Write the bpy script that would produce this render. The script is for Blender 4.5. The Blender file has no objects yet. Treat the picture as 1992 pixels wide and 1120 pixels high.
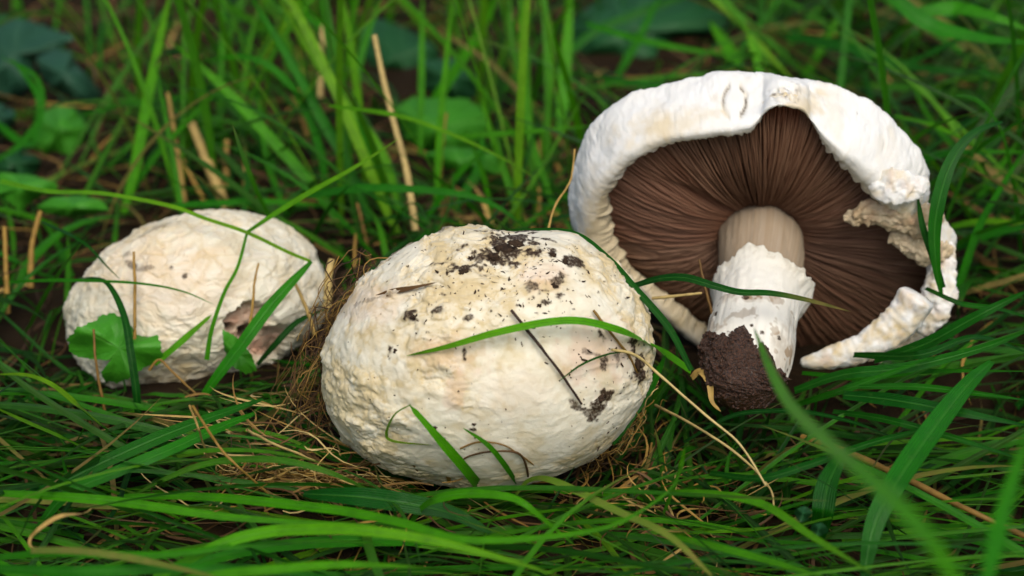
import bpy, bmesh, math, random
import numpy as np
from mathutils import Vector

random.seed(7)
RNG = np.random.default_rng(11)
SC = bpy.context.scene
COL = SC.collection

# ------------------------------------------------------------------ camera
PITCH = math.radians(25.0)
CAM = np.array([0.0, -0.713, 0.404])
LENS = 70.0
FPX = 1992 * LENS / 36.0
FWD = np.array([0, math.cos(PITCH), -math.sin(PITCH)])
RGT = np.array([1.0, 0, 0])
UPV = np.array([0, math.sin(PITCH), math.cos(PITCH)])
cd = bpy.data.cameras.new('camera')
cam = bpy.data.objects.new('camera', cd)
COL.objects.link(cam)
cam.location = CAM
cam.rotation_euler = (math.pi / 2 - PITCH, 0, 0)
cd.lens = LENS
cd.sensor_width = 36.0
cd.clip_start = 0.02
cd.clip_end = 200.0
cd.dof.use_dof = True
cd.dof.focus_distance = 0.772
cd.dof.aperture_fstop = 7.5
SC.camera = cam

# ------------------------------------------------------------------ light
SUN_EL, SUN_AZ = math.radians(54), math.radians(168)     # azimuth clockwise from +Y, so the light comes from behind the camera
w = bpy.data.worlds.new('World')
SC.world = w
w.use_nodes = True
nt = w.node_tree
sky = nt.nodes.new('ShaderNodeTexSky')
sky.sky_type = 'NISHITA'
sky.sun_disc = False
sky.sun_elevation = SUN_EL
sky.sun_rotation = SUN_AZ
sky.air_density = 1.0
sky.dust_density = 4.0
sky.ozone_density = 1.0
nt.nodes['Background'].inputs['Strength'].default_value = 0.10
nt.links.new(sky.outputs['Color'], nt.nodes['Background'].inputs['Color'])
sl = bpy.data.lights.new('sun', 'SUN')
sl.energy = 1.5
sl.angle = math.radians(45)
sl.color = (1.0, 0.94, 0.84)
sun = bpy.data.objects.new('sun', sl)
COL.objects.link(sun)
sun.location = (0, 0, 3)
sd = Vector((math.sin(SUN_AZ) * math.cos(SUN_EL), math.cos(SUN_AZ) * math.cos(SUN_EL), math.sin(SUN_EL)))
sun.rotation_euler = sd.to_track_quat('Z', 'Y').to_euler()
SC.view_settings.view_transform = 'Standard'
SC.view_settings.look = 'None'
SC.view_settings.exposure = 0.62
SC.view_settings.gamma = 1.0
SC.cycles.max_bounces = 6
SC.cycles.transparent_max_bounces = 4

# ------------------------------------------------------------------ pixel <-> world
def P(px, py, d):
    px = np.asarray(px, float); py = np.asarray(py, float); d = np.asarray(d, float)
    q = FWD + np.multiply.outer((px - 996) / FPX, RGT) - np.multiply.outer((py - 560) / FPX, UPV)
    return CAM + q * d[..., None]

def proj(p):
    q = np.asarray(p) - CAM
    d = q @ FWD
    return 996 + (q @ RGT) / d * FPX, 560 - (q @ UPV) / d * FPX, d

def gd(py, z=0.0):
    """axial depth at which the ray of image row py meets height z"""
    k = (np.asarray(py, float) - 560) / FPX
    dz = -math.sin(PITCH) - k * math.cos(PITCH)
    return (z - CAM[2]) / dz

def ray_plane(px, py, C, n, h):
    px = np.asarray(px, float); py = np.asarray(py, float)
    q = FWD + np.multiply.outer((px - 996) / FPX, RGT) - np.multiply.outer((py - 560) / FPX, UPV)
    t = (((C - CAM) @ n) + h) / (q @ n)
    return CAM + q * t[..., None]

# ------------------------------------------------------------------ noise
def _hash(ix, iy, iz, s):
    n = (ix.astype(np.int64) * 374761393 + iy.astype(np.int64) * 668265263 + iz.astype(np.int64) * 1274126177 + s * 974634777) & 0xffffffff
    n = ((n ^ (n >> 13)) * 1103515245) & 0xffffffff
    n = ((n ^ (n >> 16)) * 2246822519) & 0xffffffff
    return ((n ^ (n >> 15)) & 0xffffff) / float(0xffffff)

def vnoise(p, s=0):
    p = np.asarray(p, float)
    i = np.floor(p); f = p - i
    f = f * f * f * (f * (f * 6 - 15) + 10)
    i = i.astype(np.int64)
    r = 0
    for a in (0, 1):
        for b in (0, 1):
            for c in (0, 1):
                wgt = (f[..., 0] if a else 1 - f[..., 0]) * (f[..., 1] if b else 1 - f[..., 1]) * (f[..., 2] if c else 1 - f[..., 2])
                r = r + wgt * _hash(i[..., 0] + a, i[..., 1] + b, i[..., 2] + c, s)
    return r * 2 - 1

def fbm(p, o=4, s=0, g=0.5):
    r = 0; a = 1.0; t = 0
    p = np.asarray(p, float)
    for k in range(o):
        r = r + a * vnoise(p, s + k * 17); t += a; a *= g; p = p * 2.03 + 11.3
    return r / t * 1.6

def worley(p, s=0):
    p = np.asarray(p, float)
    i = np.floor(p).astype(np.int64); f = p - i
    F1 = np.full(p.shape[:-1], 9.0); F2 = F1.copy(); idv = F1.copy()
    for a in (-1, 0, 1):
        for b in (-1, 0, 1):
            for c in (-1, 0, 1):
                x, y, z = i[..., 0] + a, i[..., 1] + b, i[..., 2] + c
                dx = a + _hash(x, y, z, s) - f[..., 0]
                dy = b + _hash(x, y, z, s + 1) - f[..., 1]
                dz = c + _hash(x, y, z, s + 2) - f[..., 2]
                d = np.sqrt(dx * dx + dy * dy + dz * dz)
                m = d < F1
                F2 = np.where(m, F1, np.minimum(F2, d))
                idv = np.where(m, _hash(x, y, z, s + 3), idv)
                F1 = np.where(m, d, F1)
    return F1, F2, idv

def ss(a, b, x):
    t = np.clip((np.asarray(x, float) - a) / (b - a), 0, 1)
    return t * t * (3 - 2 * t)

# ------------------------------------------------------------------ mesh helpers
def tag(o, label=None, cat=None, group=None, kind=None):
    if label: o['label'] = label
    if cat: o['category'] = cat
    if group: o['group'] = group
    if kind: o['kind'] = kind
    return o

def empty(name, loc):
    o = bpy.data.objects.new(name, None)
    o.empty_display_size = 0.02
    o.location = loc
    COL.objects.link(o)
    return o

def mesh_obj(name, V, F, mat, parent=None, attrs=None, uv=None, smooth=True):
    """V (n,3); F (m,k) uniform polygons; attrs point floats; uv (n,2) per point. Origin moves to the mesh's low centre."""
    V = np.asarray(V, np.float64).reshape(-1, 3); F = np.asarray(F, np.int32)
    me = bpy.data.meshes.new(name)
    k = F.shape[1]; m = F.shape[0]
    org = np.array([V[:, 0].mean(), V[:, 1].mean(), V[:, 2].min()])
    me.vertices.add(len(V)); me.vertices.foreach_set('co', (V - org).astype(np.float32).ravel())
    me.loops.add(m * k); me.loops.foreach_set('vertex_index', F.ravel())
    me.polygons.add(m)
    me.polygons.foreach_set('loop_start', np.arange(0, m * k, k, dtype=np.int32))
    me.polygons.foreach_set('loop_total', np.full(m, k, dtype=np.int32))
    me.update(calc_edges=True)
    me.validate()
    if smooth:
        me.polygons.foreach_set('use_smooth', np.ones(len(me.polygons), dtype=bool))
    if uv is not None:
        ul = me.uv_layers.new(name='uv')
        li = np.zeros(len(me.loops), dtype=np.int32); me.loops.foreach_get('vertex_index', li)
        ul.data.foreach_set('uv', np.asarray(uv, np.float32)[li].ravel())
    for an, av in (attrs or {}).items():
        at = me.attributes.new(an, 'FLOAT', 'POINT')
        at.data.foreach_set('value', np.asarray(av, np.float32).ravel())
    me.materials.append(mat)
    o = bpy.data.objects.new(name, me)
    COL.objects.link(o)
    if parent is not None:
        o.parent = parent
        pl = np.array(parent.location)
        if parent.parent is not None:
            pl = pl + np.array(parent.parent.location)
        o.location = org - pl
    else:
        o.location = org
    return o

def grid_faces(nu, nv, wrap_u=False):
    """vertex index = u*nv + v"""
    U = np.arange(nu if wrap_u else nu - 1); Vv = np.arange(nv - 1)
    u, v = np.meshgrid(U, Vv, indexing='ij')
    u2 = (u + 1) % nu
    return np.stack([u * nv + v, u2 * nv + v, u2 * nv + v + 1, u * nv + v + 1], -1).reshape(-1, 4)

def spline(pts, n):
    """centripetal-like Catmull-Rom through pts (k,dim), n samples evenly by parameter length"""
    pts = np.asarray(pts, float)
    if len(pts) == 2:
        t = np.linspace(0, 1, n)[:, None]
        return pts[0] * (1 - t) + pts[1] * t
    ext = np.vstack([2 * pts[0] - pts[1], pts, 2 * pts[-1] - pts[-2]])
    seg = np.linalg.norm(np.diff(pts[:, :2], axis=0), axis=1) + 1e-9
    cum = np.concatenate([[0], np.cumsum(seg)]); cum /= cum[-1]
    t = np.linspace(0, 1, n)
    k = np.clip(np.searchsorted(cum, t, side='right') - 1, 0, len(pts) - 2)
    u = ((t - cum[k]) / (cum[k + 1] - cum[k]))[:, None]
    p0, p1, p2, p3 = ext[k], ext[k + 1], ext[k + 2], ext[k + 3]
    # tangents scaled by segment length
    return 0.5 * (2 * p1 + (p2 - p0) * u + (2 * p0 - 5 * p1 + 4 * p2 - p3) * u * u + (3 * p1 - p0 - 3 * p2 + p3) * u ** 3)

def in_poly(px, py, poly):
    poly = np.asarray(poly, float)
    r = np.zeros(np.shape(px), bool)
    j = len(poly) - 1
    for i in range(len(poly)):
        xi, yi = poly[i]; xj, yj = poly[j]
        c = ((yi > py) != (yj > py)) & (px < (xj - xi) * (py - yi) / (yj - yi + 1e-12) + xi)
        r ^= c; j = i
    return r

def smooth_poly(poly, n=200):
    q = np.asarray(poly, float)
    k = len(q)
    s = spline(np.vstack([q[-3:], q, q[:3]]), n * (k + 5) // k)
    return s

# ------------------------------------------------------------------ materials
class NB:
    def __init__(self, name):
        self.m = bpy.data.materials.new(name); self.m.use_nodes = True
        self.t = self.m.node_tree; self.b = self.t.nodes['Principled BSDF']; self.out = self.t.nodes['Material Output']
    def n(self, typ, **kw):
        x = self.t.nodes.new(typ)
        for k, v in kw.items(): setattr(x, k, v)
        return x
    def L(self, a, b): self.t.links.new(a, b)
    def attr(self, name): return self.n('ShaderNodeAttribute', attribute_name=name).outputs['Fac']
    def val(self, sock, v):
        if hasattr(v, 'is_linked') or isinstance(v, bpy.types.NodeSocket): self.L(v, sock)
        else: sock.default_value = v
    def mix(self, f, a, b):
        x = self.n('ShaderNodeMix', data_type='RGBA')
        self.val(x.inputs[0], f)
        for s, v in ((x.inputs[6], a), (x.inputs[7], b)):
            if isinstance(v, tuple): s.default_value = (*v, 1)
            else: self.L(v, s)
        return x.outputs[2]
    def math(self, op, a, b=0.0, c=None):
        x = self.n('ShaderNodeMath', operation=op)
        self.val(x.inputs[0], a); self.val(x.inputs[1], b)
        if c is not None: self.val(x.inputs[2], c)
        return x.outputs[0]
    def noise(self, scale, detail=4, rough=0.55, vec=None, dist=0.0):
        x = self.n('ShaderNodeTexNoise')
        x.inputs['Scale'].default_value = scale; x.inputs['Detail'].default_value = detail
        x.inputs['Roughness'].default_value = rough; x.inputs['Distortion'].default_value = dist
        self.L(vec if vec is not None else self.obj(), x.inputs['Vector'])
        return x.outputs['Fac']
    def obj(self):
        return self.n('ShaderNodeTexCoord').outputs['Object']
    def ramp(self, f, stops):
        x = self.n('ShaderNodeValToRGB')
        e = x.color_ramp.elements
        while len(e) < len(stops): e.new(0.5)
        for k, (p, c) in enumerate(stops):
            e[k].position = p; e[k].color = (*c, 1) if len(c) == 3 else c
        self.L(f, x.inputs['Fac'])
        return x.outputs['Color']
    def bump(self, h, dist, strength=1.0):
        x = self.n('ShaderNodeBump')
        x.inputs['Distance'].default_value = dist; x.inputs['Strength'].default_value = strength
        self.L(h, x.inputs['Height'])
        self.L(x.outputs['Normal'], self.b.inputs['Normal'])
        return x.outputs['Normal']

def mat_grass(name, translucency=0.3):
    g = NB(name)
    hue = g.attr('hue'); dry = g.attr('dry')
    uv = g.n('ShaderNodeUVMap', uv_map='uv').outputs['UV']
    sx = g.n('ShaderNodeSeparateXYZ'); g.L(uv, sx.inputs[0])
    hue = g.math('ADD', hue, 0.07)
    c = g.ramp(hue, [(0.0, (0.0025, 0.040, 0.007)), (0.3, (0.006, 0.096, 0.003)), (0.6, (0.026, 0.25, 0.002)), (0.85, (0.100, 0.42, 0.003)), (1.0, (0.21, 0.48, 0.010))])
    # parallel veins and midrib
    wv = g.math('SINE', g.math('MULTIPLY', sx.outputs[0], 56.0))
    mid = g.math('SUBTRACT', 1.0, g.math('MINIMUM', g.math('MULTIPLY', g.math('ABSOLUTE', g.math('SUBTRACT', sx.outputs[0], 0.5)), 14.0), 1.0))
    vein = g.math('MULTIPLY_ADD', wv, 0.22, 0.22)
    c = g.mix(vein, c, g.mix(0.4, c, (0.003, 0.05, 0.003)))
    c = g.mix(g.math('MULTIPLY', mid, 0.5), c, (0.07, 0.26, 0.03))
    nz = g.noise(160, 3)
    c = g.mix(g.math('MULTIPLY', g.math('SUBTRACT', nz, 0.42), 0.9), c, (0.003, 0.036, 0.003))
    blot = g.ramp(g.noise(330, 2), [(0.62, (0, 0, 0)), (0.72, (1, 1, 1))])
    c = g.mix(g.math('MULTIPLY', blot, 0.22), c, (0.07, 0.20, 0.03))
    dn = g.math('ADD', dry, g.math('MULTIPLY', g.math('SUBTRACT', g.noise(220, 3), 0.5), g.math('MULTIPLY', dry, 1.6)))
    c = g.mix(dn, c, (0.36, 0.25, 0.075))
    g.L(c, g.b.inputs['Base Color'])
    g.b.inputs['Roughness'].default_value = 0.36
    g.b.inputs['Specular IOR Level'].default_value = 0.26
    nrm = g.bump(g.math('ADD', g.math('ADD', g.math('MULTIPLY', wv, 0.5), nz), g.math('MULTIPLY', mid, -1.5)), 0.00022, 0.9)
    tr = g.n('ShaderNodeBsdfTranslucent')
    tc = g.mix(0.3, c, (0.05, 0.28, 0.003))
    g.L(tc, tr.inputs['Color']); g.L(nrm, tr.inputs['Normal'])
    mx = g.n('ShaderNodeMixShader'); mx.inputs[0].default_value = translucency + 0.08
    g.L(g.b.outputs[0], mx.inputs[1]); g.L(tr.outputs[0], mx.inputs[2]); g.L(mx.outputs[0], g.out.inputs['Surface'])
    return g.m

def mat_straw(name='straw'):
    g = NB(name)
    hue = g.attr('hue')
    c = g.ramp(hue, [(0.0, (0.028, 0.014, 0.006)), (0.35, (0.095, 0.047, 0.012)), (0.65, (0.31, 0.185, 0.034)), (1.0, (0.55, 0.44, 0.185))])
    nz = g.noise(260, 4)
    c = g.mix(g.math('MULTIPLY', g.math('SUBTRACT', nz, 0.4), 1.2), c, (0.05, 0.025, 0.010))
    g.L(c, g.b.inputs['Base Color'])
    g.b.inputs['Roughness'].default_value = 0.6
    g.b.inputs['Specular IOR Level'].default_value = 0.25
    g.bump(nz, 0.0003, 0.6)
    return g.m

def mat_flesh(name, base=(0.675, 0.645, 0.525), tanc=(0.46, 0.345, 0.145), rough=0.62, sss=0.06, fine=1500, bumpd=0.00013):
    g = NB(name)
    c = g.mix(g.math('MULTIPLY', g.math('SUBTRACT', g.noise(70, 5), 0.38), 0.9), base, tuple(b * k for b, k in zip(base, (0.93, 0.88, 0.78))))
    c = g.mix(g.attr('tan'), c, tanc)
    c = g.mix(g.attr('pink'), c, (0.56, 0.33, 0.23))
    c = g.mix(g.attr('gray'), c, (0.42, 0.43, 0.30))
    dn = g.math('ADD', g.attr('dirt_shade'), g.math('MULTIPLY', g.math('SUBTRACT', g.noise(1100, 3), 0.5), g.math('MULTIPLY', g.attr('dirt_shade'), 1.5)))
    x = g.n('ShaderNodeClamp'); g.L(dn, x.inputs[0])
    c = g.mix(x.outputs[0], c, (0.035, 0.020, 0.010))
    g.L(c, g.b.inputs['Base Color'])
    g.b.inputs['Roughness'].default_value = rough
    g.b.inputs['Specular IOR Level'].default_value = 0.22
    if sss:
        g.b.inputs['Subsurface Weight'].default_value = sss
        g.b.inputs['Subsurface Radius'].default_value = (1.0, 0.7, 0.45)
        g.b.inputs['Subsurface Scale'].default_value = 0.004
    h = g.math('ADD', g.noise(fine, 4, 0.6), g.math('MULTIPLY', g.noise(fine * 0.28, 4, 0.6, dist=0.6), 1.6))
    g.bump(h, bumpd, 0.9)
    return g.m

def mat_simple(name, c1, c2, scale, rough=0.8, spec=0.2, bumpd=0.0005, detail=5):
    g = NB(name)
    nz = g.noise(scale, detail, 0.65)
    c = g.mix(g.ramp(nz, [(0.32, (0, 0, 0)), (0.68, (1, 1, 1))]), c1, c2)
    g.L(c, g.b.inputs['Base Color'])
    g.b.inputs['Roughness'].default_value = rough
    g.b.inputs['Specular IOR Level'].default_value = spec
    g.bump(nz, bumpd)
    return g.m

def mat_gill():
    g = NB('gill_flesh')
    e = g.attr('edge')
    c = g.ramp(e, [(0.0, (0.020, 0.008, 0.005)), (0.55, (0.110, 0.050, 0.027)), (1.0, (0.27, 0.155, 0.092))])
    c = g.mix(g.math('MULTIPLY', g.noise(110, 4), 0.55), c, (0.085, 0.034, 0.017))
    c = g.mix(g.attr('red'), c, (0.15, 0.045, 0.018))
    g.L(c, g.b.inputs['Base Color'])
    g.b.inputs['Roughness'].default_value = 0.6
    g.b.inputs['Specular IOR Level'].default_value = 0.25
    g.bump(g.noise(1500, 3), 0.0003, 0.6)
    return g.m

def mat_leaf(name, c1, c2, vein, transl=0.25):
    g = NB(name)
    uv = g.n('ShaderNodeUVMap', uv_map='uv').outputs['UV']
    sx = g.n('ShaderNodeSeparateXYZ'); g.L(uv, sx.inputs[0])
    ve = g.attr('vein')
    nz = g.noise(120, 5)
    c = g.mix(nz, c1, c2)
    c = g.mix(g.math('MULTIPLY', ve, 0.55), c, vein)
    g.L(c, g.b.inputs['Base Color'])
    g.b.inputs['Roughness'].default_value = 0.5
    g.b.inputs['Specular IOR Level'].default_value = 0.3
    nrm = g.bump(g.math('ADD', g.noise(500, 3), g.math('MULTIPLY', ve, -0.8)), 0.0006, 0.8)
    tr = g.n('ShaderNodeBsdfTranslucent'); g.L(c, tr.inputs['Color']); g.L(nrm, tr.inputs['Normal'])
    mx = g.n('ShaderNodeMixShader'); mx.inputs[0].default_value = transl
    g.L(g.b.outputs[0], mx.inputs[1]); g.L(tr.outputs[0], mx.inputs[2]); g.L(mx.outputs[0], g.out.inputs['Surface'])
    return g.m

M_GRASS = mat_grass('grass_green')
M_STRAW = mat_straw()
M_CAP = mat_flesh('cap_skin')
M_CAPW = mat_flesh('cap_white', base=(0.67, 0.675, 0.65), tanc=(0.52, 0.41, 0.21), fine=1300)
M_STEM = mat_flesh('stem_flesh', base=(0.66, 0.645, 0.575), tanc=(0.25, 0.175, 0.10), fine=900, bumpd=0.0001)
M_TORN = mat_flesh('torn_flesh', base=(0.50, 0.41, 0.27), tanc=(0.30, 0.20, 0.10), fine=900, bumpd=0.0003)
M_SOIL = mat_simple('dark_soil', (0.010, 0.006, 0.004), (0.055, 0.032, 0.017), 300, 0.85, 0.2, 0.0012)
M_WETSOIL = mat_simple('wet_soil', (0.010, 0.005, 0.003), (0.075, 0.028, 0.010), 1100, 0.26, 0.6, 0.0012)
M_TWIG = mat_simple('twig_bark', (0.016, 0.010, 0.008), (0.055, 0.030, 0.020), 600, 0.7, 0.2, 0.0004)
M_GILL = mat_gill()
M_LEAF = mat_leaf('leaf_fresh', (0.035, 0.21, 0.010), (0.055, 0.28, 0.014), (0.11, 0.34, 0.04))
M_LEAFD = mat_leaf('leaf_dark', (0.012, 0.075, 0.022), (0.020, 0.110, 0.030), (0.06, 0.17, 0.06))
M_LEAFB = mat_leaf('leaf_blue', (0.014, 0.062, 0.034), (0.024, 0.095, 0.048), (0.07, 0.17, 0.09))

# ------------------------------------------------------------------ ground
def ground_h(x, y):
    p = np.stack([x * 9, y * 9, 0 * x], -1)
    far = ss(0.9, 3.0, np.hypot(x, y))
    return 0.010 * fbm(p, 4, 3) * (1 + 3 * far) - 0.004 + 0.003 * fbm(p * 7, 3, 9) \
        - 0.022 * ss(0.12, 0.2, x) * ss(0.12, 0.02, y) * (1 - far) - 0.016 * ss(-0.14, -0.22, x) * ss(0.06, 0.0, y) * (1 - far) - 0.012 * ss(-0.05, -0.08, y) * (1 - far)

def build_ground():
    t = np.linspace(-1, 1, 321)
    ax = np.sinh(t * 4.2) / np.sinh(4.2) * 20.0
    X, Y = np.meshgrid(ax, ax + 0.25, indexing='ij')
    Z = ground_h(X, Y)
    V = np.stack([X, Y, Z], -1).reshape(-1, 3)
    g = NB('soil_ground')
    nz = g.noise(60, 6, 0.65)
    c = g.mix(nz, (0.005, 0.003, 0.0012), (0.040, 0.021, 0.006))
    c = g.mix(g.math('MULTIPLY', g.noise(7, 3), 0.6), c, (0.018, 0.011, 0.004))
    far = g.n('ShaderNodeVectorMath', operation='LENGTH'); g.L(g.obj(), far.inputs[0])
    c = g.mix(g.ramp(g.math('MULTIPLY', far.outputs['Value'], 0.2), [(0.35, (0, 0, 0)), (0.7, (1, 1, 1))]), c, (0.030, 0.10, 0.012))
    g.L(c, g.b.inputs['Base Color']); g.b.inputs['Roughness'].default_value = 0.9
    g.b.inputs['Specular IOR Level'].default_value = 0.15
    g.bump(g.noise(300, 5, 0.7), 0.004)
    o = mesh_obj('ground', V, grid_faces(321, 321), g.m)
    tag(o, 'dark crumbly soil under the grass and straw', 'ground', kind='structure')
build_ground()

# ------------------------------------------------------------------ outlines traced from the photograph (pixels)
MID = [(628, 730), (640, 655), (690, 572), (760, 503), (845, 458), (905, 445), (1000, 450), (1100, 452), (1150, 480), (1208, 530), (1252, 600),
       (1270, 680), (1250, 775), (1203, 848), (1150, 893), (1055, 932), (960, 952), (855, 938), (760, 915), (700, 880), (652, 820), (632, 775)]
LEFT = [(130, 605), (143, 565), (168, 528), (222, 480), (300, 432), (370, 412), (440, 407), (505, 416), (560, 440), (602, 475), (626, 520),
        (636, 560), (632, 602), (610, 645), (560, 690), (500, 728), (420, 748), (350, 762), (280, 774), (230, 767), (190, 742), (160, 702), (140, 650)]
ROUT = [(1104, 400), (1106, 355), (1116, 305), (1150, 242), (1210, 190), (1300, 157), (1400, 140), (1500, 143), (1600, 160), (1680, 186), (1740, 231),
        (1790, 292), (1808, 345), (1798, 385), (1838, 418), (1864, 465), (1846, 512), (1838, 550), (1826, 600), (1790, 652), (1720, 702), (1640, 716), (1550, 720),
        (1450, 705), (1370, 665), (1290, 605), (1240, 548), (1178, 498), (1122, 452)]
RIN = [(1182, 420), (1186, 375), (1200, 345), (1240, 302), (1300, 273), (1380, 262), (1440, 257), (1462, 253), (1476, 241), (1485, 222), (1502, 211), (1526, 206), (1550, 211), (1566, 221), (1576, 238), (1588, 263),
       (1606, 284), (1640, 318), (1690, 365), (1735, 398), (1785, 425), (1800, 480), (1812, 540), (1806, 590), (1772, 638), (1710, 682), (1636, 696), (1550, 700),
       (1455, 685), (1380, 650), (1310, 598), (1236, 538), (1198, 480)]
RCEN = (1480, 475)

def polar_fn(poly, cx, cy, aspect=1.0):
    """radius in px as a function of the angle, from a traced outline"""
    q = smooth_poly(poly, 720)
    th = np.arctan2(-(q[:, 1] - cy), q[:, 0] - cx); r = np.hypot(q[:, 0] - cx, q[:, 1] - cy)
    o = np.argsort(th); th, r = th[o], r[o]
    th = np.concatenate([th[-40:] - 2 * math.pi, th, th[:40] + 2 * math.pi]); r = np.concatenate([r[-40:], r, r[:40]])
    return lambda a: np.interp((a + math.pi) % (2 * math.pi) - math.pi, th, r)

class Body:
    """rounded cap: the traced outline is its widest section, seen across the line of sight; depth semi-axis dz"""
    def __init__(self, poly, cx, cy, dc, dz):
        self.cx, self.cy, self.dc, self.dz = cx, cy, dc, dz
        self.R = polar_fn(poly, cx, cy)
        self.C = P(cx, cy, dc)
        self.v = (CAM - self.C) / np.linalg.norm(CAM - self.C)
        self.r = np.cross(UPV, self.v); self.r /= np.linalg.norm(self.r)
        self.u = np.cross(self.v, self.r)
        self.mpp = dc / FPX
    def depth(self, px, py):
        a = np.arctan2(-(py - self.cy), px - self.cx)
        q = np.hypot(px - self.cx, py - self.cy) / self.R(a)
        return self.dc - self.dz * np.sqrt(np.clip(1 - q ** 2, 0, 1)) ** 0.9

BM = Body(MID, 945, 705, 0.785, 0.056)
BL = Body(LEFT, 385, 600, 0.900, 0.052)

def ico(sub):
    bm = bmesh.new()
    bmesh.ops.create_icosphere(bm, subdivisions=sub, radius=1.0)
    V = np.array([v.co[:] for v in bm.verts]); F = np.array([[v.index for v in f.verts] for f in bm.faces])
    bm.free()
    return V, F

def spot(px, py, x, y, rx, ry, ang=0, soft=0.35, nz=None, namp=0.5):
    c, s = math.cos(math.radians(ang)), math.sin(math.radians(ang))
    dx, dy = px - x, py - y
    q = np.hypot((dx * c + dy * s) / rx, (-dx * s + dy * c) / ry)
    if nz is not None: q = q + nz * namp
    return 1 - ss(1 - soft, 1 + soft, q)

def build_body(B, sub):
    D, F = ico(sub)
    th = np.arctan2(D[:, 1], D[:, 0]); rho = np.hypot(D[:, 0], D[:, 1])
    Rr = B.R(th) * B.mpp
    z = np.sign(D[:, 2]) * np.abs(D[:, 2]) ** 0.9
    V = B.C + (Rr * rho * np.cos(th))[:, None] * B.r + (Rr * rho * np.sin(th))[:, None] * B.u + (B.dz * z)[:, None] * B.v
    px = B.cx + B.R(th) * rho * np.cos(th); py = B.cy - B.R(th) * rho * np.sin(th)
    N = D[:, 0:1] / (Rr.mean()) * B.r + D[:, 1:2] / Rr.mean() * B.u + D[:, 2:3] / B.dz * B.v
    N /= np.linalg.norm(N, axis=1)[:, None]
    return V, F, N, px, py, D[:, 2] > -0.05

SURF = {}
def surf_at(key, px, py):
    sp, V, N = SURF[key]
    k = np.argmin((sp[:, 0] - px) ** 2 + (sp[:, 1] - py) ** 2)
    return V[k], N[k]

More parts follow.
